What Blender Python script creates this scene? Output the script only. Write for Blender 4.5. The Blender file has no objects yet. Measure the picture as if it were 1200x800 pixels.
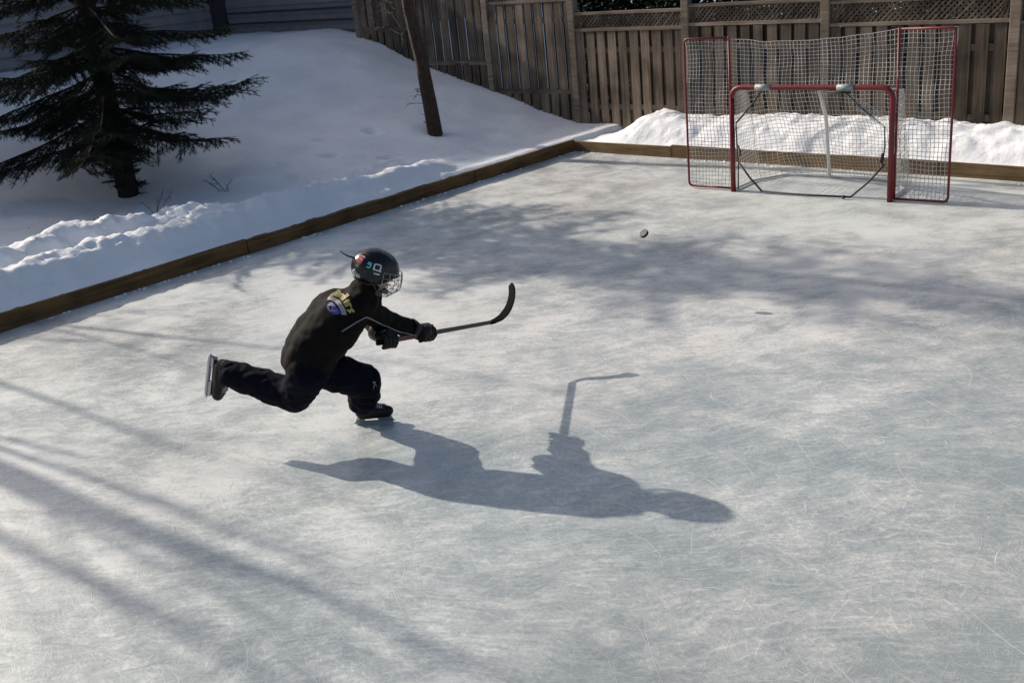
import bpy, bmesh, math, random
from mathutils import Vector, Matrix, noise
from mathutils.bvhtree import BVHTree
random.seed(7)
V = Vector
PI = math.pi
scene = bpy.context.scene
COL = scene.collection

# ------------------------------------------------------------------ helpers
def link(o, parent=None):
    COL.objects.link(o)
    if parent: o.parent = parent
    return o
def mobj(name, verts, faces, mat, parent=None, smooth=False, mats=None, midx=None):
    me = bpy.data.meshes.new(name)
    me.from_pydata([tuple(v) for v in verts], [], faces)
    for m in (mats or [mat]): me.materials.append(m)
    if midx: me.polygons.foreach_set('material_index', midx)
    if smooth: me.polygons.foreach_set('use_smooth', [True]*len(me.polygons))
    me.update()
    return link(bpy.data.objects.new(name, me), parent)
def tag(o, label, cat, group=None, kind=None):
    o['label'] = label; o['category'] = cat
    if group: o['group'] = group
    if kind: o['kind'] = kind
    return o
def structure(o):
    o['kind'] = 'structure'; return o
def empty(name, loc=(0,0,0), rz=0):
    o = bpy.data.objects.new(name, None); o.location = loc; o.rotation_euler = (0,0,rz)
    return link(o)
def copy_tree(o, parent=None):
    c = o.copy(); COL.objects.link(c)
    if parent: c.parent = parent
    for ch in [q for q in bpy.data.objects if q.parent == o]: copy_tree(ch, c)
    return c
class MB:
    def __init__(s): s.v=[]; s.f=[]; s.m=[]
    def add(s, vs, fs, mi=0):
        b=len(s.v); s.v+= [V(p) for p in vs]; s.f+=[tuple(i+b for i in f) for f in fs]; s.m+=[mi]*len(fs)
    def box(s, a, b, mi=0, M=None):
        x0,y0,z0=a; x1,y1,z1=b
        vs=[V(p) for p in ((x0,y0,z0),(x1,y0,z0),(x1,y1,z0),(x0,y1,z0),(x0,y0,z1),(x1,y0,z1),(x1,y1,z1),(x0,y1,z1))]
        if M: vs=[M@p for p in vs]
        s.add(vs, [(0,3,2,1),(4,5,6,7),(0,1,5,4),(1,2,6,5),(2,3,7,6),(3,0,4,7)], mi)
    def tube(s, pts, rad, n=6, mi=0, cap=True, closed=False):
        pts=[V(p) for p in pts]; L=len(pts); rs = rad if isinstance(rad,(list,tuple)) else [rad]*L
        vs=[]; up=None
        for i,p in enumerate(pts):
            if closed: t=(pts[(i+1)%L]-pts[i-1])
            else: t=(pts[min(i+1,L-1)]-pts[max(i-1,0)])
            if t.length<1e-9: t=V((0,0,1))
            t.normalize()
            if up is None:
                up = t.orthogonal().normalized()
            else:
                up = (up - t*up.dot(t))
                up = up.normalized() if up.length>1e-6 else t.orthogonal().normalized()
            w=t.cross(up)
            for k in range(n):
                a=2*PI*k/n; vs.append(p+(up*math.cos(a)+w*math.sin(a))*rs[i])
        fs=[]
        for i in range(L if closed else L-1):
            j=(i+1)%L
            for k in range(n):
                k2=(k+1)%n
                fs.append((i*n+k,i*n+k2,j*n+k2,j*n+k))
        if cap and not closed and n>2:
            fs.append(tuple(range(n-1,-1,-1))); fs.append(tuple((L-1)*n+k for k in range(n)))
        s.add(vs,fs,mi)
    def build(s, name, mat, parent=None, smooth=False, mats=None):
        return mobj(name, s.v, s.f, mat, parent, smooth, mats, s.m if mats else None)

def bevel(o, w=0.004, seg=2):
    bm=bmesh.new(); bm.from_mesh(o.data)
    bmesh.ops.bevel(bm, geom=[e for e in bm.edges if len(e.link_faces)==2 and e.calc_face_angle()>0.6], offset=w, segments=seg, affect='EDGES', profile=.6)
    bm.to_mesh(o.data); bm.free(); return o

# blobs: union of tapered capsules / ellipsoids, voxel remeshed into one smooth skin
def capsule(bm, p0, r0, p1, r1, seg=20, sq=None):
    p0=V(p0); p1=V(p1); ax=(p1-p0); L=ax.length
    if L<1e-5: ax=V((0,0,1)); L=1e-5
    else: ax=ax/L
    up=ax.orthogonal().normalized(); w=ax.cross(up)
    rings=[]
    for k in range(1,6): 
        a=-PI/2+k*PI/12; rings.append((r0*math.sin(a), r0*math.cos(a)))
    rings.append((0,r0)); rings.append((L*.5,(r0+r1)/2)); rings.append((L,r1))
    for k in range(1,6):
        a=k*PI/12; rings.append((L+r1*math.sin(a), r1*math.cos(a)))
    vs=[]
    for h,r in rings:
        vs.append([bm.verts.new(p0+ax*h+(up*math.cos(2*PI*i/seg)+w*math.sin(2*PI*i/seg))*r) for i in range(seg)])
    for a,b in zip(vs,vs[1:]):
        for i in range(seg): bm.faces.new((a[i],a[(i+1)%seg],b[(i+1)%seg],b[i]))
    bm.faces.new(vs[0][::-1]); bm.faces.new(vs[-1])
def ellipsoid(bm, M, sx, sy, sz):
    bmesh.ops.create_icosphere(bm, subdivisions=4, radius=1, matrix=M@Matrix.Diagonal((sx,sy,sz,1)))
def blob(name, prims, voxel, mat, parent=None, smooth_it=6, wrinkle=0, wscale=12, seed=0):
    bm=bmesh.new()
    for p in prims:
        if p[0]=='c': capsule(bm, *p[1:])
        else: ellipsoid(bm, *p[1:])
    me=bpy.data.meshes.new(name+'_src'); bm.to_mesh(me); bm.free()
    t=bpy.data.objects.new('tmp', me); COL.objects.link(t)
    m=t.modifiers.new('r','REMESH'); m.mode='VOXEL'; m.voxel_size=voxel; m.use_smooth_shade=True
    if smooth_it:
        sm=t.modifiers.new('s','SMOOTH'); sm.factor=.5; sm.iterations=smooth_it
    dg=bpy.context.evaluated_depsgraph_get()
    out=bpy.data.meshes.new_from_object(t.evaluated_get(dg)); out.name=name
    bpy.data.objects.remove(t); bpy.data.meshes.remove(me)
    if wrinkle:
        out.update()
        nn=[v.normal.copy() for v in out.vertices]
        for v,n in zip(out.vertices,nn):
            q=v.co*wscale+V((seed,seed*2,0))
            d=abs(noise.noise(V((q.x,q.y,q.z*1.6))))*1.6-.35+.4*noise.noise(q*2.7)
            v.co+=n*d*wrinkle
    out.materials.clear(); out.materials.append(mat)
    out.polygons.foreach_set('use_smooth',[True]*len(out.polygons))
    return link(bpy.data.objects.new(name,out),parent)

# ------------------------------------------------------------------ materials
def newmat(name):
    m=bpy.data.materials.new(name); m.use_nodes=True
    nt=m.node_tree; b=nt.nodes['Principled BSDF']
    return m,nt,b
def simple(name, col, rough=.6, metal=0, spec=.5, var=.25, scale=20, bump=0, bscale=60, coords='Object', coat=0):
    m,nt,b=newmat(name); N=nt.nodes; Lk=nt.links
    tc=N.new('ShaderNodeTexCoord'); nz=N.new('ShaderNodeTexNoise'); nz.inputs['Scale'].default_value=scale; nz.inputs['Detail'].default_value=5
    Lk.new(tc.outputs[coords],nz.inputs['Vector'])
    cr=N.new('ShaderNodeValToRGB'); cr.color_ramp.elements[0].position=.3; cr.color_ramp.elements[1].position=.7
    c=V(col)
    cr.color_ramp.elements[0].color=(*(c*(1-var)),1); cr.color_ramp.elements[1].color=(*(c*(1+var)),1)
    Lk.new(nz.outputs['Fac'],cr.inputs['Fac']); Lk.new(cr.outputs['Color'],b.inputs['Base Color'])
    b.inputs['Roughness'].default_value=rough; b.inputs['Metallic'].default_value=metal
    b.inputs['Specular IOR Level'].default_value=spec; b.inputs['Coat Weight'].default_value=coat
    if bump:
        n2=N.new('ShaderNodeTexNoise'); n2.inputs['Scale'].default_value=bscale; n2.inputs['Detail'].default_value=6
        Lk.new(tc.outputs[coords],n2.inputs['Vector'])
        bp=N.new('ShaderNodeBump'); bp.inputs['Strength'].default_value=bump; bp.inputs['Distance'].default_value=.01
        Lk.new(n2.outputs['Fac'],bp.inputs['Height']); Lk.new(bp.outputs['Normal'],b.inputs['Normal'])
    return m

def wood(name, c1, c2, axis='Z', rough=.85, snow=0):
    m,nt,b=newmat(name); N=nt.nodes; L=nt.links
    tc=N.new('ShaderNodeTexCoord'); mp=N.new('ShaderNodeMapping')
    sc={'Z':(28,28,1.2),'X':(1.2,28,28),'Y':(28,1.2,28)}[axis]
    mp.inputs['Scale'].default_value=sc; L.new(tc.outputs['Object'],mp.inputs['Vector'])
    n1=N.new('ShaderNodeTexNoise'); n1.inputs['Scale'].default_value=1; n1.inputs['Detail'].default_value=8; n1.inputs['Roughness'].default_value=.65; n1.inputs['Distortion'].default_value=.6
    L.new(mp.outputs['Vector'],n1.inputs['Vector'])
    n2=N.new('ShaderNodeTexNoise'); n2.inputs['Scale'].default_value=2.3; n2.inputs['Detail'].default_value=5
    L.new(tc.outputs['Object'],n2.inputs['Vector'])
    ad=N.new('ShaderNodeMath'); ad.operation='ADD'; ad.use_clamp=True
    mu=N.new('ShaderNodeMath'); mu.operation='MULTIPLY_ADD'; mu.inputs[1].default_value=.8; mu.inputs[2].default_value=-.4
    L.new(n2.outputs['Fac'],mu.inputs[0]); L.new(n1.outputs['Fac'],ad.inputs[0]); L.new(mu.outputs[0],ad.inputs[1])
    cr=N.new('ShaderNodeValToRGB'); e=cr.color_ramp.elements; e[0].position=.3; e[1].position=.72; e[0].color=(*c1,1); e[1].color=(*c2,1)
    L.new(ad.outputs[0],cr.inputs['Fac'])
    # per board tone from geometry island
    ge=N.new('ShaderNodeNewGeometry'); hs=N.new('ShaderNodeHueSaturation')
    mr=N.new('ShaderNodeMapRange'); mr.inputs['To Min'].default_value=.62; mr.inputs['To Max'].default_value=1.35
    L.new(ge.outputs['Random Per Island'],mr.inputs['Value']); L.new(mr.outputs[0],hs.inputs['Value']); L.new(cr.outputs['Color'],hs.inputs['Color'])
    oi=N.new('ShaderNodeObjectInfo'); m3=N.new('ShaderNodeMapRange'); m3.inputs['To Min'].default_value=.72; m3.inputs['To Max'].default_value=1.25; L.new(oi.outputs['Random'],m3.inputs['Value']); h2=N.new('ShaderNodeHueSaturation'); L.new(m3.outputs[0],h2.inputs['Value']); L.new(hs.outputs['Color'],h2.inputs['Color']); L.new(h2.outputs['Color'],b.inputs['Base Color']); b.inputs['Roughness'].default_value=rough; b.inputs['Specular IOR Level'].default_value=.25
    bp=N.new('ShaderNodeBump'); bp.inputs['Strength'].default_value=.5; bp.inputs['Distance'].default_value=.006
    L.new(n1.outputs['Fac'],bp.inputs['Height']); L.new(bp.outputs['Normal'],b.inputs['Normal'])
    return m

M_fence = wood('weathered_fence_wood',(.050,.037,.026),(.175,.135,.10))
M_fencerail = wood('weathered_rail_wood',(.09,.07,.052),(.225,.18,.138),'X')
M_boardY = wood('rink_plank_wood_long',(.06,.03,.010),(.21,.115,.042),'Y',.7)
M_boardX = wood('rink_plank_wood_back',(.10,.06,.025),(.27,.175,.085),'X',.7)
M_siding = simple('grey_siding',(.20,.19,.20),.7,var=.12,scale=3)
M_dark = simple('dark_trim_and_gap',(.03,.03,.034),.7)
M_found = simple('foundation_block',(.10,.095,.09),.9,bump=.4)
M_roof = simple('roof_shingle',(.06,.055,.05),.95,bump=.5,bscale=30)
M_bark = simple('bark',(.04,.022,.015),.95,var=.5,scale=18,bump=1,bscale=35)
M_bark2 = simple('reddish_bark',(.042,.021,.014),.9,var=.45,scale=14,bump=1,bscale=40)
M_sbark = simple('spruce_bark',(.017,.012,.010),.95,var=.4,scale=20,bump=1,bscale=40)
M_needle = simple('spruce_needles',(.009,.015,.009),.75,var=.5,scale=2.5,spec=.15)
M_hedge = simple('evergreen_leaves',(.012,.018,.010),.8,var=.5,scale=3,spec=.1)
M_red = simple('red_painted_steel',(.145,.006,.012),.5,var=.2,scale=8,spec=.5)
M_net = simple('net_cord',(.46,.445,.42),.85,var=.1)
M_white = simple('white_painted_tube',(.62,.62,.60),.5,var=.1)
M_strap = simple('black_strap',(.015,.015,.016),.7)
M_label = simple('sleeve_label',(.26,.29,.28),.5,var=.2)
M_jacket = simple('black_jacket_cloth',(.0042,.0033,.0031),.85,var=.35,scale=5,spec=.14)
M_pants = simple('navy_trouser_cloth',(.0032,.0036,.009),.9,var=.35,scale=6,spec=.10)
M_glove = simple('black_glove_leather',(.004,.004,.004),.55,var=.3,scale=9,spec=.25)
M_gpalm = simple('glove_trim',(.035,.035,.034),.6)
M_boot = simple('skate_boot_black',(.006,.006,.006),.5,var=.3,spec=.25)
M_lace = simple('grey_lace',(.42,.42,.42),.8)
M_tongue = simple('boot_tongue',(.08,.08,.09),.8)
M_hold = simple('blade_holder_grey',(.17,.18,.19),.45,var=.1)
M_steel = simple('skate_steel',(.5,.5,.5),.28,metal=.9,var=.05)
M_helm = simple('black_helmet_shell',(.0045,.0045,.005),.25,var=.1,spec=.35,coat=.08)
M_hpad = simple('helmet_liner',(.02,.02,.02),.8)
M_cage = simple('cage_wire_steel',(.28,.28,.28),.35,metal=.7,var=.05)
M_skin = simple('skin',(.42,.24,.17),.55,var=.08,scale=6)
M_eye = simple('eye_white',(.7,.7,.68),.2,var=.02)
M_iris = simple('eye_iris',(.03,.02,.012),.2,var=.1)
M_hair = simple('hair_brown',(.03,.018,.010),.6)
M_lip = simple('lip',(.35,.12,.10),.5)
M_yellow = simple('gold_lettering',(.33,.29,.10),.7,var=.15)
M_patchw = simple('patch_white',(.30,.28,.27),.7,var=.15)
M_blue = simple('patch_blue',(.035,.045,.26),.6,var=.15)
M_teal = simple('sticker_teal',(.10,.48,.46),.4)
M_stw = simple('sticker_white',(.62,.62,.60),.4,var=.1)
M_stred = simple('sticker_red',(.5,.03,.04),.35,var=.1)
M_stgreen = simple('sticker_green',(.04,.16,.07),.4)
M_pipe = simple('reflective_piping',(.20,.20,.20),.5)
M_stick = simple('stick_shaft_graphite',(.014,.013,.010),.45,var=.3,scale=30)
M_tape = simple('black_blade_tape',(.005,.005,.005),.9,spec=.08)
M_wine = simple('shaft_grip_maroon',(.07,.014,.02),.5)
M_puck = simple('puck_rubber',(.009,.008,.008),.6,var=.3,scale=60)
M_weed = simple('dead_stalk',(.06,.05,.035),.9)

def snow_mat():
    m,nt,b=newmat('snow'); N=nt.nodes; L=nt.links
    tc=N.new('ShaderNodeTexCoord')
    n1=N.new('ShaderNodeTexNoise'); n1.inputs['Scale'].default_value=14; n1.inputs['Detail'].default_value=10; n1.inputs['Roughness'].default_value=.65
    n2=N.new('ShaderNodeTexNoise'); n2.inputs['Scale'].default_value=1.3; n2.inputs['Detail'].default_value=6
    n3=N.new('ShaderNodeTexNoise'); n3.inputs['Scale'].default_value=130; n3.inputs['Detail'].default_value=3
    for n in (n1,n2,n3): L.new(tc.outputs['Object'],n.inputs['Vector'])
    cr=N.new('ShaderNodeValToRGB'); e=cr.color_ramp.elements; e[0].position=.35; e[1].position=.62
    e[0].color=(.70,.705,.715,1); e[1].color=(.80,.805,.81,1)
    L.new(n2.outputs['Fac'],cr.inputs['Fac']); L.new(cr.outputs['Color'],b.inputs['Base Color'])
    b.inputs['Roughness'].default_value=.75; b.inputs['Specular IOR Level'].default_value=.25
    b.inputs['Subsurface Weight'].default_value=0
    ad=N.new('ShaderNodeMath'); ad.operation='MULTIPLY_ADD'; ad.inputs[1].default_value=.25
    L.new(n3.outputs['Fac'],ad.inputs[0]); L.new(n1.outputs['Fac'],ad.inputs[2])
    bp=N.new('ShaderNodeBump'); bp.inputs['Strength'].default_value=.55; bp.inputs['Distance'].default_value=.03
    L.new(ad.outputs[0],bp.inputs['Height']); L.new(bp.outputs['Normal'],b.inputs['Normal'])
    return m
M_snow=snow_mat()

def ice_mat():
    m,nt,b=newmat('ice'); N=nt.nodes; L=nt.links
    tc=N.new('ShaderNodeTexCoord')
    def math_(op,a,b_,clamp=False,c=None):
        n=N.new('ShaderNodeMath'); n.operation=op; n.use_clamp=clamp
        for i,x in enumerate([a,b_]+([c] if c is not None else [])):
            if hasattr(x,'node'): L.new(x,n.inputs[i])
            else: n.inputs[i].default_value=x
        return n.outputs[0]
    def nz(scale,detail=6,rough=.6,vec=None,dist=0):
        n=N.new('ShaderNodeTexNoise'); n.inputs['Scale'].default_value=scale; n.inputs['Detail'].default_value=detail
        n.inputs['Roughness'].default_value=rough; n.inputs['Distortion'].default_value=dist
        L.new(vec if vec else tc.outputs['Object'],n.inputs['Vector']); return n.outputs['Fac']
    def ramp(x,p0,p1,c0=(0,0,0,1),c1=(1,1,1,1)):
        r=N.new('ShaderNodeValToRGB'); r.color_ramp.elements[0].position=p0; r.color_ramp.elements[1].position=p1
        r.color_ramp.elements[0].color=c0; r.color_ramp.elements[1].color=c1; L.new(x,r.inputs['Fac']); return r.outputs['Color']
    wn=N.new('ShaderNodeTexNoise'); wn.inputs['Scale'].default_value=.7; wn.inputs['Detail'].default_value=3
    L.new(tc.outputs['Object'],wn.inputs['Vector'])
    wa=N.new('ShaderNodeVectorMath'); wa.operation='MULTIPLY_ADD'; L.new(wn.outputs['Color'],wa.inputs[0]); wa.inputs[1].default_value=(.9,.9,0); L.new(tc.outputs['Object'],wa.inputs[2])
    streaks=[]
    for ang,sx,sy in ((38,7,42),(66,6,60),(-15,7,52),(105,6,66),(44,3.6,17),(150,9,60),(62,2.4,8)):
        mp=N.new('ShaderNodeMapping'); mp.inputs['Rotation'].default_value=(0,0,math.radians(-ang)); mp.inputs['Location'].default_value=(ang*.13,ang*.31,0)
        L.new(wa.outputs[0],mp.inputs['Vector'])
        mp2=N.new('ShaderNodeMapping'); mp2.inputs['Scale'].default_value=(sx,sy,1); L.new(mp.outputs[0],mp2.inputs['Vector'])
        streaks.append(nz(1,4,.6,mp2.outputs[0],.25))
    broad=nz(.30,5,.6); mid=nz(1.5,7,.65); mid2=nz(5.5,6,.65); fine=nz(34,7,.75); fleck=nz(110,2,.5)
    acc=None
    for st in (streaks[0],streaks[1],streaks[2],streaks[3],streaks[5]):
        r=ramp(st,.56,.74); acc = r if acc is None else math_('MAXIMUM',acc,r)
    soft=math_('MULTIPLY',math_('ADD',math_('ADD',streaks[0],streaks[4]),streaks[6]),1/3)
    f=math_('ADD',math_('MULTIPLY',soft,1.25),math_('MULTIPLY',mid,1.0))
    f=math_('ADD',f,math_('MULTIPLY',broad,.9))
    f=math_('ADD',f,math_('MULTIPLY',mid2,.5))
    f=math_('ADD',f,math_('MULTIPLY',fine,.85))
    # light falloff painted into the frost colour: darker towards the near right corner
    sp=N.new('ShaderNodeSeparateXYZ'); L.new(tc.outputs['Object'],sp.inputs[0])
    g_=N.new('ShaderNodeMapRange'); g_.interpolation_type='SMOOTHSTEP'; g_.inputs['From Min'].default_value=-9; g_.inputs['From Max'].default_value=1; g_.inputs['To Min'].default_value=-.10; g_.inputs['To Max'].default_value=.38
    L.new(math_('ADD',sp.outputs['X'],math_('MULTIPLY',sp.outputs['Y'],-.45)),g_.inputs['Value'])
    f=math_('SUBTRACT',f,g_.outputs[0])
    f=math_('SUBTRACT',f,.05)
    mr=N.new('ShaderNodeMapRange'); mr.inputs['From Min'].default_value=1.89; mr.inputs['From Max'].default_value=2.43; L.new(f,mr.inputs['Value']); frost=mr.outputs[0]
    # scratches are denser in some patches
    patch=ramp(nz(.8,3,.5),.35,.65)
    tot=math_('ADD',frost,math_('MULTIPLY',math_('MULTIPLY',acc,patch),.5),True)
    cr=N.new('ShaderNodeValToRGB'); e=cr.color_ramp.elements
    e[0].position=0; e[0].color=(.255,.295,.302,1); e[1].position=1; e[1].color=(.59,.60,.588,1)
    k=cr.color_ramp.elements.new(.5); k.color=(.39,.415,.413,1)
    L.new(tot,cr.inputs['Fac'])
    mx=N.new('ShaderNodeMix'); mx.data_type='RGBA'; mx.blend_type='MULTIPLY'; mx.inputs['Factor'].default_value=.8
    L.new(cr.outputs['Color'],mx.inputs['A'])
    L.new(ramp(nz(.22,3,.5),.4,.62,(1,.96,.925,1),(.965,1,.985,1)),mx.inputs['B'])
    fl=ramp(fleck,.69,.73)
    mx2=N.new('ShaderNodeMix'); mx2.data_type='RGBA'; L.new(math_('MULTIPLY',fl,.7),mx2.inputs['Factor']); L.new(mx.outputs['Result'],mx2.inputs['A']); mx2.inputs['B'].default_value=(.85,.86,.87,1)
    L.new(mx2.outputs['Result'],b.inputs['Base Color'])
    rr=N.new('ShaderNodeMapRange'); rr.inputs['To Min'].default_value=.34; rr.inputs['To Max'].default_value=.62; L.new(tot,rr.inputs['Value']); L.new(rr.outputs[0],b.inputs['Roughness'])
    cw=N.new('ShaderNodeMapRange'); cw.inputs['From Min'].default_value=.35; cw.inputs['From Max'].default_value=.65; cw.inputs['To Min'].default_value=1.0; cw.inputs['To Max'].default_value=.15; L.new(mid,cw.inputs['Value']); L.new(cw.outputs[0],b.inputs['Coat Weight']); b.inputs['Coat Roughness'].default_value=.22; b.inputs['Coat IOR'].default_value=1.35; b.inputs['IOR'].default_value=1.31; b.inputs['Specular IOR Level'].default_value=.5
    h=math_('ADD',math_('MULTIPLY',acc,.25),math_('MULTIPLY',mid2,.9)); h=math_('ADD',h,math_('MULTIPLY',fine,.5))
    bp=N.new('ShaderNodeBump'); bp.inputs['Strength'].default_value=.38; bp.inputs['Distance'].default_value=.010
    L.new(h,bp.inputs['Height']); L.new(bp.outputs['Normal'],b.inputs['Normal'])
    return m
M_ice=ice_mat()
def mark_mat():
    m,nt,b=newmat('skate_scratch'); N=nt.nodes; L=nt.links
    b.inputs['Roughness'].default_value=.6
    ge=N.new('ShaderNodeNewGeometry'); cr=N.new('ShaderNodeValToRGB'); cr.color_ramp.elements[0].color=(.40,.42,.42,1); cr.color_ramp.elements[1].color=(.70,.71,.705,1)
    L.new(ge.outputs['Random Per Island'],cr.inputs['Fac']); L.new(cr.outputs['Color'],b.inputs['Base Color']); return m
M_mark=mark_mat()

# ------------------------------------------------------------------ camera, sun, sky
Rw=((0.73547167,0.6708205,-0.09529573),(0.17157996,-0.32045702,-0.93159413),(-0.65547063,0.66881025,-0.35078641))
r_,d_,f_=[V(a).normalized() for a in Rw]
cm=Matrix((( r_.x,-d_.x,-f_.x),(r_.y,-d_.y,-f_.y),(r_.z,-d_.z,-f_.z))).to_4x4(); cm.translation=V((0,0,2.936))
cam=bpy.data.cameras.new('camera'); cam.sensor_width=36; cam.lens=36*1231.82/1200; cam.clip_end=500
co=link(bpy.data.objects.new('camera',cam)); co.matrix_world=cm; scene.camera=co
AZ=math.radians(-96.95); EL=math.radians(28.9)
SUN=V((math.sin(AZ)*math.cos(EL),math.cos(AZ)*math.cos(EL),math.sin(EL)))
sl=bpy.data.lights.new('sun','SUN'); sl.energy=4.1; sl.angle=math.radians(.6); sl.color=(1,.905,.79)
so=link(bpy.data.objects.new('sun',sl)); so.rotation_euler=SUN.to_track_quat('Z','Y').to_euler(); so.location=(-20,0,20)
w=bpy.data.worlds.new('World'); scene.world=w; w.use_nodes=True
nt=w.node_tree; sk=nt.nodes.new('ShaderNodeTexSky'); sk.sky_type='NISHITA'; sk.sun_disc=False; sk.sun_elevation=EL; sk.sun_rotation=AZ%(2*PI)
nt.links.new(sk.outputs['Color'],nt.nodes['Background'].inputs['Color']); nt.nodes['Background'].inputs['Strength'].default_value=.112
sk.dust_density=3.5; sk.air_density=.9
vs=scene.view_settings; vs.view_transform='Standard'; vs.look='None'; vs.gamma=1; vs.exposure=0.42; vs.use_curve_mapping=False

# ------------------------------------------------------------------ snow terrain
BX=-10.08; BY=12.02
def lerp(x,pts):
    if x<=pts[0][0]: return pts[0][1]
    for (a,b),(c,d) in zip(pts,pts[1:]):
        if x<=c:
            t=(x-a)/(c-a); t=t*t*(3-2*t) if False else t
            return b+(d-b)*t
    return pts[-1][1]
def sstep(a,b,x):
    t=min(1,max(0,(x-a)/(b-a))); return t*t*(3-2*t)
HA=[(0,.19),(.8,.16),(2.1,.46),(4.2,.98),(5.8,1.6),(7,1.72),(12,1.7)]
HB=[(0,.19),(.8,.27),(2.2,.29),(3.7,.30),(4.6,.46),(6.3,1.15),(8,1.5),(12,1.55)]
def gauss(t,s): return math.exp(-(t/s)**2)
def snow_z(x,y):
    fr=noise.noise(V((x*.35,y*.35,3)))
    z=0
    if x<BX+.02 and x>-30:
        d=BX-x
        t=sstep(6.5,12.5,y)
        za=lerp(d,HA); zb=lerp(d,HB)
        # soften corners by averaging
        za=(za+lerp(d+.35,HA)+lerp(max(0,d-.35),HA))/3; zb=(zb+lerp(d+.35,HB)+lerp(max(0,d-.35),HB))/3
        z=zb*(1-t)+za*t
        z+=.05*fr*sstep(.1,1,d)
        # shovelled ridges beside the rink
        wob=.22*noise.fractal(V((y*.8,1.3,0)),.9,2.0,4)+.10*noise.noise(V((y*3.1,x*2,4)))
        g4=lambda t,s_: math.exp(-(abs(t)/s_)**3)
        r1=.26*g4(d-(1.13+wob-.2*sstep(5.2,6.2,y)),.27)*(sstep(6.9,5.9,y))
        r2=.225*g4(d-(.44+wob*.4),.24)*(1-.62*sstep(6.0,8.5,y))*(1-.9*sstep(8.8,10.5,y))
        r3=.085*gauss(d-(.45+wob*.6),.2)*sstep(10.9,9.5,y)*sstep(5.8,7.2,y)
        brk=.98+.32*noise.fractal(V((x*1.8,y*1.8,9)),.9,2,3)
        z+=(r1+r2+r3)*min(1.15,max(.1,brk))
        z-=.09*gauss(math.hypot(x+12.0,y-11.05),.27)
        # old footprints climbing the bank
        for (fx,fy) in ((-11.9,8.2),(-12.5,8.5),(-12.3,9.2),(-13.0,9.6),(-11.5,9.6),(-12.6,10.3)):
            q=math.hypot((x-fx)*1.0,(y-fy)*1.6)
            if q<.4: z-=.10*gauss(q,.14)-.02*gauss(q-.2,.07)
        rough=1.0*gauss(d-.8,.60)*(.6+.4*sstep(8.2,6.8,y))*sstep(11.3,9,y)+.13
        # hollow under the spruce
        dd=math.hypot(x+13.8,y-6.83); z-=.10*gauss(dd,.8)
        if d<.14: z=min(z,.165+.5*d)
    elif y>BY-.02 and y<30:
        e=y-BY
        s=sstep(-10.0,-8.9,x)
        hgt=.33+.15*s+.08*noise.noise(V((x*.8,0,5)))
        z=.13+ (hgt-.13)*s*math.sin(min(1,max(0,(e+.02)/.55))*PI/2)
        z-= .22*s*sstep(.75,1.3,e)
        if e>1.3: z=.12+.02*fr
        z+=.02*fr; rough=.2+.55*s*sstep(0,.15,e)
        if e<.1: z=min(z,.15+.6*e)
    else:
        z=.10+.04*fr; rough=.3
    p=V((x,y,0))
    z+=.035*noise.fractal(p*.8+V((1,5,0)),1,2,3)*(1 if x<BX-.6 or y>BY+.3 else 0)*(sstep(.6,1.4,BX-x) if x<BX else 1)
    n=noise.fractal(p*3.2,1.0,2.0,4)
    z+=.028*rough*n*2
    if rough>.25:
        z+=.034*rough*noise.fractal(p*8.5+V((3,1,0)),.6,2.1,5)+.016*rough*abs(noise.noise(p*19))
        z+=.030*rough*(.45-noise.voronoi(p*14+V((noise.noise(p*9),noise.noise(p*9+V((5,0,0))),0))*.9)[0][0])
        z+=.012*rough*max(0,noise.noise(p*4.6+V((7,1,0))))
    return z
def frange(a,b,s):
    n=max(1,int(round((b-a)/s))); return [a+(b-a)*i/n for i in range(n)]
xs=[-150,-80,-45,-30]+frange(-26,-13.2,.12)+frange(-13.2,-11.8,.05)+frange(-11.8,BX,.03)+frange(BX,-3,.045)+frange(-3,6,.25)+[6,10,20,60,150]
ys=[-150,-60,-20,-6]+frange(-3,2.5,.2)+frange(2.5,3.4,.1)+frange(3.4,8.2,.034)+frange(8.2,BY,.05)+frange(BY,13.6,.035)+frange(13.6,17,.25)+[17,22,30,60,150]
idx={}; sv=[]; sf=[]
for i in range(len(xs)-1):
    for j in range(len(ys)-1):
        cx=(xs[i]+xs[i+1])/2; cy=(ys[j]+ys[j+1])/2
        if BX<cx<6 and -6<cy<BY: continue
        q=[]
        for a,b in ((i,j),(i+1,j),(i+1,j+1),(i,j+1)):
            if (a,b) not in idx:
                idx[(a,b)]=len(sv); sv.append((xs[a],ys[b],snow_z(xs[a],ys[b])))
            q.append(idx[(a,b)])
        sf.append(tuple(q))
structure(mobj('snow_ground',sv,sf,M_snow,smooth=True))
def gz(x,y): return snow_z(x,y)

# ice sheet
structure(mobj('ice',[(BX,-6.05,0),(6.05,-6.05,0),(6.05,BY,0),(BX,BY,0)],[(0,1,2,3)],M_ice))
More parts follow.
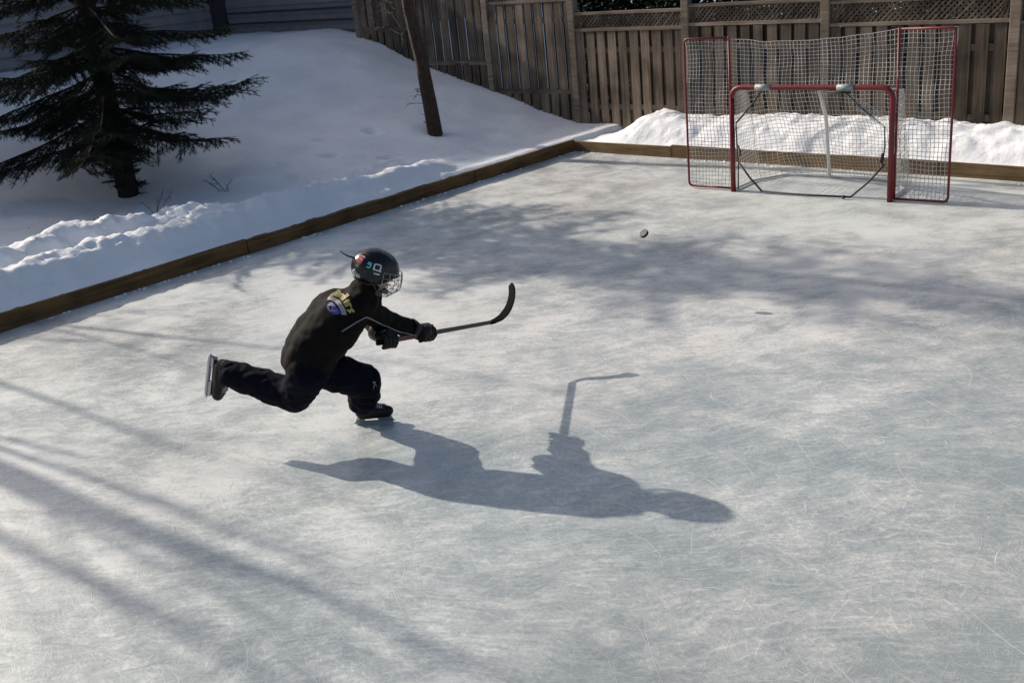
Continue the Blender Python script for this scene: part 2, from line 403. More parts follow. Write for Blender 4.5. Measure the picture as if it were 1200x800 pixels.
# skate marks
mk=MB(); rm=random.Random(3)
for i in range(4600):
    x=rm.uniform(-9.9,0.5); y=rm.uniform(.3,11.8)
    L=(rm.uniform(.10,.75) if rm.random()<.965 else rm.uniform(.8,1.8)) if rm.random()<.75 else rm.uniform(.03,.12); a=rm.choice((.6,1.0,2.2,.2,1.5))+rm.gauss(0,.45); cur=rm.gauss(0,1.5)/max(.5,L)
    n=max(3,int(L/.12)); w0=rm.uniform(.0004,.0013) if L>.2 else rm.uniform(.0008,.0025)
    pts=[]
    for k in range(n+1):
        pts.append((x,y,a)); x+=math.cos(a)*L/n; y+=math.sin(a)*L/n; a+=cur*L/n
    vv=[]; ff=[]
    for k,(px,py,pa) in enumerate(pts):
        ww=w0*(1-abs(2*k/n-1)**3*.9)
        px=min(6,max(-10,px)); py=min(11.9,py)
        vv+=[(px-math.sin(pa)*ww,py+math.cos(pa)*ww,.0006+.000004*(i%90)),(px+math.sin(pa)*ww,py-math.cos(pa)*ww,.0006+.000004*(i%90))]
    for k in range(n): ff.append((2*k,2*k+1,2*k+3,2*k+2))
    mk.add(vv,ff)
o=mk.build('skate_marks',M_mark); tag(o,'thin white skate scratches crossing the grey ice all over','skate marks',kind='stuff')
# little ice crumbs
cb=MB(); 
for i in range(260):
    x,y=rm.uniform(-9.8,-1),rm.uniform(1.2,11.5)
    r=rm.uniform(.002,.0055)
    cb.add([(x+r,y,0.002),(x-r*.6,y+r,0.002),(x-r*.5,y-r*.8,0.002),(x,y,r*.4)],[(0,1,3),(1,2,3),(2,0,3),(0,2,1)])
for (x,y,n_) in ((-9.75,8.6,18),(-9.2,11.6,40),(-8.6,11.7,30),(-4.3,11.4,8)):
    for i in range(n_):
        a=x+rm.gauss(0,.13); b=y+rm.gauss(0,.09); r=rm.uniform(.006,.022)
        cb.add([(a+r,b,0.002),(a-r*.6,b+r,0.002),(a-r*.5,b-r*.8,0.002),(a,b,r*.6)],[(0,1,3),(1,2,3),(2,0,3),(0,2,1)])
for i in range(330):
    if i%2: a=BX+.06+abs(rm.gauss(0,.035)); b=rm.uniform(3.2,11.9)
    else: a=rm.uniform(-9.9,-3.3); b=BY-.06-abs(rm.gauss(0,.04))
    if noise.noise(V((a*1.3,b*1.3,0)))<-.05: continue
    r=rm.uniform(.008,.026); q=[(a+r*math.cos(t*1.26+i)*rm.uniform(.7,1.2),b+r*math.sin(t*1.26+i)*rm.uniform(.7,1.2),.001) for t in range(5)]
    cb.add(q+[(a,b,r*.8)],[(t,(t+1)%5,5) for t in range(5)]+[(4,3,2,1,0)])
tag(cb.build('ice_crumbs',M_snow),'tiny white crumbs of snow scattered over the ice','snow crumbs',kind='stuff')

# ------------------------------------------------------------------ rink boards
G='timber boards edging the rink'
def plank(a,b,ax,h,lab):
    m=MB()
    n=12
    if ax=='Y':
        x1=BX+.042; x0=BX+.002
        vs=[];fs=[]
        for k in range(n+1):
            y=a+(b-a)*k/n; s=.009*math.sin(y*1.1+a*2.1)
            hh=h+.004*math.sin(y*2.3)
            vs+=[(x0+s,y,-.01),(x1+s,y,-.01),(x1+s,y,hh),(x0+s,y,hh)]
    else:
        y0=BY-.042; y1=BY-.002; vs=[];fs=[]
        for k in range(n+1):
            x=a+(b-a)*k/n; s=.006*math.sin(x*1.3+a)
            hh=h+.004*math.sin(x*2.1)
            vs+=[(x,y1+s,-.01),(x,y0+s,-.01),(x,y0+s,hh),(x,y1+s,hh)]
    for k in range(n):
        for c in range(4):
            fs.append((k*4+c,k*4+(c+1)%4,(k+1)*4+(c+1)%4,(k+1)*4+c))
    fs+=[(3,2,1,0),(n*4,n*4+1,n*4+2,n*4+3)]
    o=mobj('rink_board',vs,fs,M_boardY if ax=='Y' else M_boardX); 
    bm=bmesh.new(); bm.from_mesh(o.data); bmesh.ops.recalc_face_normals(bm,faces=bm.faces); bm.to_mesh(o.data); bm.free()
    bevel(o,.004,2)
    tag(o,lab,'rink board',G)
plank(-1.2,2.55,'Y',.165,'brown rink board nearest the left edge of the photo')
plank(2.558,6.2,'Y',.172,'dark brown rink board in front of the spruce and the lit snow ridges')
plank(6.208,9.86,'Y',.160,'dark brown rink board on the left bank between the spruce and the leaning tree')
plank(9.868,11.975,'Y',.171,'short brown rink board on the left bank ending at the far corner')
plank(-10.034,-8.32,'X',.15,'short light brown rink board at the far corner, left of the goal')
plank(-8.317,-4.66,'X',.17,'light brown rink board running behind the hockey goal')
plank(-4.657,-1.0,'X',.165,'light brown rink board at the right end of the far side, right of the goal')

# ------------------------------------------------------------------ fence
FY=13.2
fence=empty('wooden_fence',(-10.9,FY,0))
tag(fence,'weathered grey brown board fence with lattice top behind the goal, stepping up the snowy hill','fence')
rf=random.Random(5)
def fbuild(mb,name,mat,mats=None):
    o=mb.build(name,mat,fence,mats=mats); o.matrix_parent_inverse=Matrix.Translation((10.9,-FY,0)); return o
bays=[(-16.05,-14.5,3.55,3.25,1.75),(-14.5,-12.75,2.95,2.65,1.14),(-12.75,-10.9,2.36,2.05,.68),(-10.9,-8.8,1.87,1.585,None),(-8.8,-6.65,1.92,1.62,None),(-6.65,-4.3,1.88,1.56,None),(-4.3,-2.0,1.85,1.53,None),(-2.0,.4,1.85,1.53,None)]
for (x0,x1,zt,zl,zr) in bays:
    m=MB(); base=0.0
    xa=x0+.07; xb=x1-.07; pitch=.205; n=int((xb-xa)/pitch)+1
    for side in (0,1):
        k=0; x=xa-(0 if side==0 else pitch/2+.0075-.02)
        while x<xb:
            wdt=(.146 if side==0 else .168)+rf.uniform(-.008,.008); xe=min(xb,x+wdt); xs_=max(xa,x)
            if xe-xs_>.03:
                yy=FY-.033 if side==0 else FY+.033
                zb=-.2 if x1>-10.95 else gz((x0+x1)/2,FY)-1.0
                top=zl-.004-rf.uniform(0,.004)
                tilt=rf.uniform(-.006,.006)
                if side==0 and zr:
                    for a,b,off in ((zr+.012,top,0),(zb,zr-.03,.02)):
                        m.box((xs_,yy-.009+off+tilt,a),(xe,yy+.009+off+tilt,b))
                else:
                    m.box((xs_,yy-.009+tilt,zb),(xe,yy+.009+tilt,top))
            x+=pitch
    fbuild(m,'board_panel',M_fence)
    # rails
    zlow=(zr-.02) if zr else .45
    for d_,a_,b_ in ((.050,zl,zl+.045),(.045,zt-.04,zt),(.026,zl-.32,zl-.24),(.026,zlow-.04,zlow+.04)):
        r=MB(); r.box((xa-.01,FY-d_,a_),(xb+.01,FY+d_*.7,b_)); fbuild(r,'rail',M_fencerail)
    # lattice
    l=MB(); h=(zt-.04)-(zl+.045); LW=.040
    for dr,yy in ((1,-.008),(-1,.001)):
        x=xa-h
        while x<xb:
            c=[(x,0),(x+LW,0),(x+LW+h,h),(x+h,h)] if dr>0 else [(x+h,0),(x+h+LW,0),(x+LW,h),(x,h)]
            c=[(min(xb,max(xa,a)),b) for a,b in c]
            z0=zl+.045
            if max(a for a,b in c)-min(a for a,b in c)>.02:
                vs=[(a,FY+yy,z0+b) for a,b in c]+[(a,FY+yy+.007,z0+b) for a,b in c]
                l.add(vs,[(0,1,2,3),(7,6,5,4),(0,4,5,1),(1,5,6,2),(2,6,7,3),(3,7,4,0)])
            x+=.072
    fbuild(l,'lattice_panel',M_fence)
for (x,zt) in ((-16.1,3.8),(-14.5,3.6),(-12.75,3.0),(-10.9,2.4),(-8.8,2.12),(-6.65,2.12),(-4.3,2.1),(-2.0,2.1),(.4,2.1)):
    p=MB(); p.box((x-.06,FY-.065,-.3),(x+.06,FY+.065,zt))
    bevel(fbuild(p,'post',M_fencerail),.006,1)

# ------------------------------------------------------------------ house on the hill
house=empty('house',(-21.3,13.4,1.0)); tag(house,'dark grey sided house at the top of the snowy hill behind the spruce','house')
HI=Matrix.Translation((21.3,-13.4,-1.0))
def hb(mb,name,mat):
    o=mb.build(name,mat,house); o.matrix_parent_inverse=HI; return o
m=MB()
# lap siding rows on the two faces that look at the rink
z=1.25
m.box((-30,-7,.4),(-21.36,13.38,5.55)); m.box((-21.3,13.5,.4),(-16.2,20,3.9))
while z<5.4:
    if z<3.8: m.add([(-21.3,13.46,z),(-16.2,13.46,z),(-16.2,13.49,z+.2),(-21.3,13.49,z+.2),(-21.3,13.499,z),(-16.2,13.499,z)],[(0,1,2,3),(4,5,1,0)])
    m.add([(-21.31,-7,z),(-21.31,13.38,z),(-21.345,13.38,z+.2),(-21.345,-7,z+.2),(-21.36,-7,z),(-21.36,13.38,z)],[(0,1,2,3),(4,5,1,0)])
    z+=.2
hb(m,'wall',M_siding)
m=MB(); m.box((-21.3,13.44,1.0),(-16.18,13.5,1.72)); m.box((-21.37,-7,.3),(-21.29,13.37,1.2)); hb(m,'foundation',M_found)
m=MB(); m.box((-21.3,13.425,1.9),(-16.17,13.47,1.93)); m.box((-21.3,13.42,2.12),(-16.17,13.47,2.15)); hb(m,'shadow_gap_strip',M_dark)  # dark strips stand in for the shade in the gaps between siding boards
m=MB(); m.box((-21.36,13.36,1.0),(-20.85,13.46,3.9)); hb(m,'corner_board',M_dark)
m=MB()
m.add([(-30.5,-7.4,5.62),(-20.9,-7.4,5.56),(-20.9,7.29,5.56),(-30.5,7.29,5.62),(-25.7,-7.4,7.9),(-25.7,7.29,7.9)],[(1,2,5,4),(3,0,4,5),(0,1,4),(2,3,5),(0,3,2,1)])
m.add([(-21.3,13.2,3.9),(-15.9,13.2,3.9),(-15.9,20.3,3.9),(-21.3,20.3,3.9),(-21.3,16.7,5.4),(-15.9,16.7,5.4)],[(0,1,5,4),(2,3,4,5),(1,2,5),(3,0,4),(0,3,2,1)])
m.add([(-26,7.3,5.6),(-20.9,7.3,5.6),(-20.9,12.7,5.6),(-26,12.7,5.6),(-26,7.3,6.12),(-20.9,7.3,6.12),(-20.9,12.7,6.12),(-26,12.7,6.12)],[(4,5,6,7),(0,1,5,4),(1,2,6,5),(2,3,7,6),(3,0,4,7),(3,2,1,0)])  # raised block added to the roof to shade the snow bank towards the far corner
hb(m,'roof_and_shade_block',M_roof)

# ------------------------------------------------------------------ trees
def conifer(name,loc,H,R,seed,z0=.35,fine_h=3.2,label='',cat='spruce tree'):
    rg=random.Random(seed); root=empty(name,loc); tag(root,label,cat)
    t=MB(); t.tube([(0,0,-.2),(0.02,0,H*.25),(0,0.02,H*.6),(0,0,H)],[.15,.125,.07,.01],10)
    fo=MB()
    def sprig(p,d,L,big):
        # a shoot with needles round it
        side=d.orthogonal().normalized(); w=d.cross(side)
        n=int(L/(.0062 if not big else .017)); nl=.034 if not big else .055; nw=.0040 if not big else .012
        vs=[];fs=[]
        for k in range(n):
            s=(k+.5)/n; a=k*2.4+rg.random()
            o=side*math.cos(a)+w*math.sin(a); q=p+d*(L*s)
            tip=q+o*nl*(1-.4*s)+d*nl*.7; wv=d.cross(o)*nw
            b=len(vs); vs+=[q-wv,q+wv,tip]; fs.append((b,b+1,b+2))
        fo.add(vs,fs)
    z=z0; 
    while z<H-.15:
        fr=z/H; nb=rg.randint(4,6) if z<fine_h else rg.randint(4,5)
        Rz=R*(1-fr)**.75*(1.0 if z>.7 else .75)
        big = z>fine_h
        a0=rg.random()*6.28
        for b in range(nb):
            a=a0+b*2*PI/nb+rg.uniform(-.3,.3); L=Rz*(rg.uniform(.35,.8) if rg.random()<.45 else rg.uniform(.8,1.12))
            el0=math.radians(12-13*(1-fr)+rg.uniform(-16,16))
            dirh=V((math.cos(a),math.sin(a),0)); pts=[];N_=8; kink=rg.uniform(-.05,.05)
            for k in range(N_+1):
                s=k/N_; droop=-.15*L*math.sin(s*PI*.6)+kink*math.sin(s*7+a)
                pts.append(V((0,0,z+rg.uniform(-.01,.01)))+dirh*(L*s)+V((0,0,math.tan(el0)*L*s*.6+droop)))
            t.tube(pts,[.018*(1-s/(N_+1.0))*(1.2-fr)+.003 for s in range(N_+1)],4,cap=False)
            perp=V((-dirh.y,dirh.x,0))
            step=.075 if not big else .13
            s=.16
            while s<1.0:
                i=min(N_-1,int(s*N_)); f=s*N_-i; p=pts[i].lerp(pts[i+1],f); tan=(pts[i+1]-pts[i]).normalized()
                for sd in (-1,1):
                    tl=L*.40*(1-s*.72)*rg.uniform(.35,1.3)*(.5+.5*min(1,s/.35))
                    d=(tan*.75+perp*sd*.95+V((0,0,-.20+rg.uniform(-.25,.12)))).normalized()
                    tp=[p,p+d*tl*.5+V((0,0,-.02*tl)),p+d*tl+V((0,0,-.10*tl))]
                    t.tube(tp,[.005,.004,.002],3,cap=False)
                    if not big:
                        sprig(tp[0],(tp[1]-tp[0]).normalized(),tl*.5,False); sprig(tp[1],(tp[2]-tp[1]).normalized(),tl*.55,False)
                        q=.12
                        while q<tl:
                            pp=p+d*q
                            for s2 in (-1,1):
                                d2=(d*.7+perp.cross(V((0,0,1)))*0+tan*.55*s2*(-1 if sd<0 else 1)+V((0,0,rg.uniform(-.9,.15)))).normalized()
                                sprig(pp,d2,rg.uniform(.07,.17)*(1-.4*q/tl),False)
                            q+=.085
                    else:
                        sprig(tp[0],(tp[2]-tp[0]).normalized(),tl,True)
                        q=.12
                        while q<tl:
                            for s2 in (-1,1):
                                d2=(d*.7+tan*.6*s2+V((0,0,rg.uniform(-.5,.1)))).normalized()
                                sprig(p+d*q,d2,rg.uniform(.10,.2),True)
                            q+=.13
                s+=step/max(L,.3)
            sprig(pts[-1],(pts[-1]-pts[-2]).normalized(),.12,big)
        z+= rg.uniform(.12,.20) if z<fine_h else rg.uniform(.20,.32)
    for k in range(46):
        a=rg.random()*6.28; zz=rg.uniform(.02,.42); d=V((math.cos(a),math.sin(a),rg.uniform(-.2,.5))).normalized(); p=V((0,0,zz)); L=rg.uniform(.15,.42)
        t.tube([p,p+d*L],[.006,.002],3,cap=False); sprig(p+d*L*.2,d,L*.8,False)
        for q in range(4): sprig(p+d*L*(.3+.17*q),(d+V((rg.gauss(0,.7),rg.gauss(0,.7),rg.gauss(0,.4)))).normalized(),.10,False)
    t.build('trunk',M_sbark,root,True); fo.build('crown',M_needle,root)
    return root
conifer('spruce_tree',(-13.8,6.83,gz(-13.8,6.83)),9.6,2.35,11,z0=.92,label='dark green spruce with low drooping branches in the shaded snow at upper left')

def bare_tree(name,loc,stems,seed,mat,label,depth=5,twig=1.0,cat='tree',smin=.35,wob=.09):
    """stems: list of (dx,dy,lean vector,height,radius)"""
    rg=random.Random(seed); root=empty(name,loc); tag(root,label,cat)
    t=MB(); c=MB()
    def grow(p,d,L,r,lev,mb):
        n=5; pts=[p]; rs=[r]; q=p.copy(); dd=d.copy()
        for k in range(n):
            w_=wob if lev==0 else .09; dd=(dd+V((rg.gauss(0,w_),rg.gauss(0,w_),rg.gauss(.03,.05)))).normalized(); q=q+dd*L/n; pts.append(q.copy()); rs.append(r*(1-.45*(k+1)/n))
        mb.tube(pts,rs,8 if lev==0 else (5 if lev<3 else 3),cap=False)
        if lev>=depth: return
        nb=rg.randint(2,3)+(1 if lev>0 else 1)
        for b in range(nb):
            s=rg.uniform(smin if lev==0 else .35,1) if b else 1.0; i=min(n-1,int(s*n)); f=s*n-i; pp=pts[i].lerp(pts[i+1],min(1,f))
            ax=dd.orthogonal().normalized(); ax.rotate(Matrix.Rotation(rg.random()*6.28,3,dd)); ang=rg.uniform(.35,.85) if b else rg.uniform(.05,.3)
            nd=dd*math.cos(ang)+ax*math.sin(ang)
            grow(pp,nd.normalized(),(L if lev else min(L,2.2))*rg.uniform(.55,.8),rs[min(n,i+1)]*rg.uniform(.5,.75)*twig,lev+1,c)
    for (dx,dy,ln,h,r) in stems: grow(V((dx,dy,-.2)),V(ln).normalized(),h,r,0,t)
    t.build('trunk',mat,root,True); c.build('crown',mat,root,True)
    return root
# leaning tree by the fence
lt=bare_tree('bare_tree',(-12.0,11.05,gz(-12.0,11.05)),[(0,0,(-.17,-.11,1),3.4,.12)],21,M_bark2,'leaning bare tree with reddish brown trunk in the snow near the fence',cat='tree')
# low twigs beside its trunk
rt_=random.Random(9)
for k in range(26):
    z=rt_.uniform(1.5,2.6) if k>5 else rt_.uniform(.15,.9); a=rt_.uniform(2.4,5.6); p=V((-.17*z-.02,-.11*z,z)); d=V((math.cos(a),math.sin(a),rt_.uniform(-.3,.6))).normalized()
    L=rt_.uniform(.25,.7) if k>5 else rt_.uniform(.12,.35)
    pts=[p,p+d*L*.5+V((0,0,.03)),p+d*L+V((0,0,-.05 if k%2 else .08))]
    tw=MB(); tw.tube(pts,[.007,.005,.002],4,cap=False)
    for q in range(3):
        e=(d+V((rt_.gauss(0,.6),rt_.gauss(0,.6),rt_.gauss(0,.6)))).normalized(); pp=pts[1].lerp(pts[2],q/3); tw.tube([pp,pp+e*L*.35],[.004,.0015],3,cap=False)
    tw.build('twig',M_bark2,lt,True)
GT='bare trees on the bank left of the photo'
a=bare_tree('bare_tree',(-14.6,1.2,gz(-14.6,1.2)),[(0,.20,(0,-.010,1),6.0,.095),(.3,.08,(-.01,-.02,1),5.6,.045),(-.1,-.24,(.0,-.02,1),5.8,.09),(.2,-.05,(.02,-.03,1),5.8,.05),(.1,-.45,(.02,.02,1),5.2,.045)],35,M_bark,'tall bare tree with several stems beyond the left edge, casting striped shadows on the ice',depth=7,smin=.45,wob=.045,twig=.86)
b=bare_tree('bare_tree',(-17.2,1.9,gz(-17.2,1.9)),[(0,0,(0,.03,1),5.0,.045),(0,.2,(0,.12,1),4.6,.04),(0,-.2,(0,-.08,1),4.8,.035)],41,M_bark,'young slender bare tree on the bank beyond the left edge, beside the several-stemmed tree',depth=5,smin=.3)
for t_ in (a,b): t_['group']=GT

# evergreen shrubs behind the fence
def shrub_proto(loc,label):
    rg=random.Random(77); root=empty('evergreen_shrub',loc); tag(root,label,'shrub','evergreen shrubs behind the fence')
    t=MB(); t.tube([(0,0,-.3),(0,0,1.2),(0,.02,2.6)],[.06,.045,.01],6); f=MB()
    for k in range(26):
        a=rg.random()*6.28; z=rg.uniform(.2,2.4); L=.9*(1-z/3.4); d=V((math.cos(a),math.sin(a),.5))
        t.tube([(0,0,z),V((0,0,z))+d*L],[.014,.004],4)
    for k in range(9000):
        z=rg.random()**.8*2.9; a=rg.random()*6.28; R=1.02*(1-(z/3.1)**2.2)**.5*(.82+.3*noise.noise(V((math.cos(a)*1.6,math.sin(a)*1.6,z*1.5)))); r=R*rg.random()**.35
        c=V((math.cos(a)*r,math.sin(a)*r,z)); u=V((rg.gauss(0,1),rg.gauss(0,1),rg.gauss(0,1))).normalized(); v=u.orthogonal().normalized()
        f.add([c-u*.06,c+v*.024,c+u*.06,c-v*.024],[(0,1,2,3)])
    t.build('trunk',M_bark,root); f.build('crown',M_hedge,root); return root
poss=[(-11.0,14.6),(-9.5,14.45),(-8.0,14.6),(-6.5,14.5),(-5.0,14.6),(-3.5,14.5),(-2.0,14.6),(-.5,14.5)]
labs=['dark evergreen shrub behind the fence, leftmost above the stepped-down fence bay','dark evergreen shrub seen over the fence left of the goal','dark evergreen shrub over the fence above the left side panel of the goal','dark evergreen shrub over the fence above the left half of the goal','dark evergreen shrub over the fence above the right half of the goal','dark evergreen shrub over the fence right of the goal','dark evergreen shrub behind the fence in the top right corner','dark evergreen shrub behind the fence beyond the right edge']
sp0=shrub_proto((poss[0][0],poss[0][1],.1),labs[0])
for (x,y),lb in zip(poss[1:],labs[1:]):
    c=copy_tree(sp0); c.location=(x,y,.1+random.uniform(-.2,.1)); c.rotation_euler.z=random.uniform(0,6); c['label']=lb

# dead weeds in the snow
def weed(x,y,h,n,seed,label,spread=.35):
    rg=random.Random(seed); m=MB()
    for k in range(n):
        d=V((rg.gauss(0,spread),rg.gauss(0,spread),1)).normalized(); L=h*rg.uniform(.5,1); pts=[V((rg.gauss(0,.02),rg.gauss(0,.02),-.04))]
        for q in range(4): d=(d+V((rg.gauss(0,.15),rg.gauss(0,.15),-.05))).normalized(); pts.append(pts[-1]+d*L/4)
        m.tube(pts,[.005,.004,.003,.003,.0015],4,cap=False)
        for q in range(4):
            e=V((rg.gauss(0,1),rg.gauss(0,1),rg.gauss(.3,.5))).normalized(); p=pts[2].lerp(pts[4],q/4); m.tube([p,p+e*L*.22],[.003,.001],3,cap=False)
    o=m.build('dead_weed',M_weed); o.location=(x,y,gz(x,y)); tag(o,label,'weed','dead weeds poking out of the snow')
weed(-12.0,6.25,.42,4,1,'upright dead weed stalks in the snow between spruce and lit ridge')
weed(-12.2,7.35,.5,6,2,'arching brown weed twigs in the snow right of the spruce',.7)
weed(-12.5,5.75,.16,7,3,'small low tuft of dark twigs in the snow left of the weed stalks',1.5)
weed(-12.9,5.0,.10,4,4,'tiny dark tuft in the snow below the spruce, farthest left',1)
weed(-8.3,12.75,.32,1,5,'single dead stalk on the snow mound behind the left goal panel, left one',.15)
weed(-8.02,12.7,.34,1,6,'single dead stalk on the snow mound behind the left goal panel, right one',.15)

# ------------------------------------------------------------------ hockey goal
GW=.07573742; gx,gy=-6.4758,10.5578
goal=empty('hockey_goal',(gx,gy,0),GW)
tag(goal,'red steel hockey goal with white netting and tall side panels at far end','hockey goal')
rT=.03
def arc(c,u,v,r,a0,a1,n=6): return [V(c)+V(u)*r*math.cos(a0+(a1-a0)*k/n)+V(v)*r*math.sin(a0+(a1-a0)*k/n) for k in range(n+1)]
X=V((1,0,0)); Y=V((0,1,0)); Z=V((0,0,1))
W_=1.83; H_=1.2
m=MB(); m.tube([(0,0,.0),(0,0,H_-.12)]+arc((.12,0,H_-.12),-X,Z,.12,0,PI/2)+arc((W_-.12,0,H_-.12),Z,X,.12,0,PI/2)+[(W_,0,.0)],rT,12)
m.build('goal_frame',M_red,goal,True)
m=MB()
D=.92
m.tube([(0,.02,.02),(.02,D*.55,.02),(.25,D-.05,.02),(.5,D,.02),(W_-.5,D,.02),(W_-.25,D-.05,.02),(W_-.02,D*.55,.02),(W_,.02,.02)],.016,8)
m.build('base_frame',M_white,goal,True)
m=MB(); m.tube([(W_*.56,.02,H_-.03),(W_*.53,.35,.84),(W_*.435,D-.02,.03)],.021,8); m.build('centre_brace',M_white,goal,True)
for x in (.39,1.33):
    m=MB(); m.tube([(x-.09,0,H_),(x+.09,0,H_)],.036,12); m.build('sleeve_label',M_label,goal,True)
# side frames
def sideframe(x0,x1,zt):
    m=MB(); r=.05; s=1 if x1>x0 else -1; Xs=X*s
    m.tube([(x0,.03,.03),]+[(x1-s*r,.03,.03)]+arc((x1-s*r,.03,.03+r),-Z,Xs,r,0,PI/2)+arc((x1-s*r,.03,zt-r),Xs,Z,r,0,PI/2)+[(x0,.03,zt)],.0135,8)
    m.build('side_panel_frame',M_red,goal,True)
    m=MB(); m.tube([(x0,.03,.03),(x0,.035,1.0),(x0,.03,zt+.015)],.014,8); m.build('side_upright',M_red,goal,True)
sideframe(-.035,-.60,1.74); sideframe(W_+.035,W_+.59,1.775)
# black straps of the shooting target
def strap(pts,r=.011): m=MB(); m.tube(pts,r,6); m.build('strap',M_strap,goal,True)
strap([(.38,-.03,1.16),(.25,-.02,1.0),(.06,-.02,.80)]); strap([(.06,-.02,.80),(.065,-.02,.55),(.08,-.02,.35),(.07,-.015,.03)],.008)
strap([(.08,-.02,.36),(.22,-.02,.18),(.37,-.02,.03)]); strap([(.37,-.02,.03),(.9,-.02,.018),(1.41,-.02,.03)],.012)
strap([(1.41,-.02,.03),(1.6,-.02,.2),(1.77,-.02,.40)]); strap([(1.34,-.03,1.16),(1.5,-.02,1.0),(1.76,-.02,.80)],.006); strap([(1.76,-.02,.8),(1.77,-.02,.6),(1.75,-.02,.40)],.008)
strap([(.07,-.02,.56),(.11,-.02,.48),(.10,-.02,.42)],.010); strap([(1.75,-.02,.52),(1.73,-.02,.42)],.016); strap([(1.34,-.035,.015),(1.34,-.04,.045)],.018)
strap([(1.15,-.034,1.155),(1.4,-.034,1.15)],.014)
# nets : grid over a parametric surface
def net(fn,nu,nv,su,sv,r,name='net'):
    m=MB()
    for i in range(nu+1):
        m.tube([fn(i/nu,j/sv) for j in range(sv+1)],r*.80,3,cap=False)
    for j in range(nv+1):
        m.tube([fn(i/su,j/nv) for i in range(su+1)],r*.80,3,cap=False)
    return m.build(name,M_net,goal)
def wv(p,s=.006,f=5):
    p=V(p); return p+V((noise.noise(p*f)*s*2,noise.noise(p*f+V((9,0,0)))*s*3,noise.noise(p*f+V((0,9,0)))*s*2))
def top_fn(u,v):
    x=-.035+u*(W_+.07); zt=1.68+.05*abs(2*u-1)**2+.05*u*u; z=H_+.02+(zt-H_-.02)*v
    return wv((x,.035+.02*math.sin(v*PI),z),.008,4)
net(top_fn,42,12,24,12,.0042,'upper_net')
def lp(u,v): return wv((-.60+u*.565,.04+.015*math.sin(v*9),.03+v*1.71),.008,4)
def rp(u,v): return wv((W_+.035+u*(.555),.04+.015*math.sin(v*8),.03+v*1.745),.008,4)
net(lp,13,38,12,40,.0042,'side_net'); net(rp,13,38,12,40,.0042,'side_net')
# loose netting bunched at upper right corner
def backprof(v): # from crossbar back and down to base
    if v<.25: t=v/.25; return (.03+.38*t, H_-.02-.05*t)
    t=(v-.25)/.75; return (.41+(D-.43)*t**1.0, (H_-.07)*(1-t)**1.05+.03)
def bk(u,v):
    y,z=backprof(v); x0=.02+.05*v; e=abs(2*u-1); x=x0+u*(W_-2*x0); y-= (.35*v)*max(0,e-.72)/.28*1.0
    return wv((x,y-.05*math.sin(u*PI)*math.sin(v*PI)*-1,z),.014,3)
net(bk,40,34,30,30,.0036,'back_net')
def sidepan(xb):
    def f(u,v):
        y1,z1=backprof(.25+.75*(1-v)) ; 
        return wv((xb,.02+u*max(.02,(y1*.8)),.03+v*(H_-.09)),.012,3)
    return f
net(sidepan(.01),14,26,10,18,.0036,'goal_side_net'); net(sidepan(W_-.01),14,26,10,18,.0036,'goal_side_net')
# white corner pocket
def pk(u,v):
    p=V((1.40+u*.38,-.015,1.13-v*.14-u*.22+v*.0)); return wv(p+V((0,.02*math.sin(v*6),0)),.02,6)
net(pk,9,6,9,6,.004,'corner_pocket')

# ------------------------------------------------------------------ puck
def puck():
    bm=bmesh.new(); n=40; r=.038; h=.0127
    prof=[(0,h),(r*.5,h),(r-.003,h),(r-.0008,h-.0008),(r,h-.003)]+[(r,h-.003-(2*h-.006)*k/4) for k in range(1,5)]+[(r-.0008,-h+.0008),(r-.003,-h),(r*.5,-h),(0,-h)]
    rings=[]
    for (a,z) in prof:
        if a==0: rings.append([bm.verts.new((0,0,z))])
        else: rings.append([bm.verts.new((math.cos(2*PI*k/n)*(a+(.0004 if k%2 and abs(z)<h-.003 else 0)),math.sin(2*PI*k/n)*a,z)) for k in range(n)])
    for A,B in zip(rings,rings[1:]):
        for k in range(n):
            if len(A)==1: bm.faces.new((A[0],B[k],B[(k+1)%n]))
            elif len(B)==1: bm.faces.new((A[k],B[0],A[(k+1)%n]))
            else: bm.faces.new((A[k],B[k],B[(k+1)%n],A[(k+1)%n]))
    me=bpy.data.meshes.new('hockey_puck'); bm.to_mesh(me); bm.free(); me.materials.append(M_puck)
    o=link(bpy.data.objects.new('hockey_puck',me)); o.location=(-5.12,6.93,.58)
    o.rotation_euler=V((-.15,-.65,.75)).to_track_quat('Z','Y').to_euler()
    tag(o,'black rubber puck flying tilted above the ice towards the goal','puck')
puck()
# ------------------------------------------------------------------ the skater
PEL=V((-5.27,3.53,.595)); WST=V((-5.245,3.585,.71)); CHS=V((-5.125,3.715,.88)); NKB=V((-5.035,3.84,.99)); NCK=V((-5.0,3.87,1.04)); HD=V((-4.962,3.925,1.12))
RT=V((.93,-.36,0)).normalized()
hipR=V((-5.215,3.475,.565)); hipL=V((-5.285,3.59,.565))
kneR=V((-5.395,3.475,.375)); ankR=V((-5.82,3.28,.515))
kneL=V((-5.205,3.885,.375)); ankL=V((-5.315,3.945,.135))
shR=V((-4.985,3.755,.965)); shL=V((-5.14,3.985,.95)); elR=V((-5.055,4.01,.775)); elL=V((-5.225,4.03,.745)); haR=V((-5.035,4.32,.575)); haL=V((-5.03,3.90,.645))
SB=V((-5.20,5.11,.372)); 
ax=(SB-haR).normalized()            # along the shaft towards the blade
haL=haR-ax*.42
BUTT=haR-ax*.50
c_='c'
def frameM(o,x,z):
    x=V(x).normalized(); y=V(z).cross(x).normalized(); z=x.cross(y)
    m=Matrix((x,y,z)).transposed().to_4x4(); m.translation=o; return m
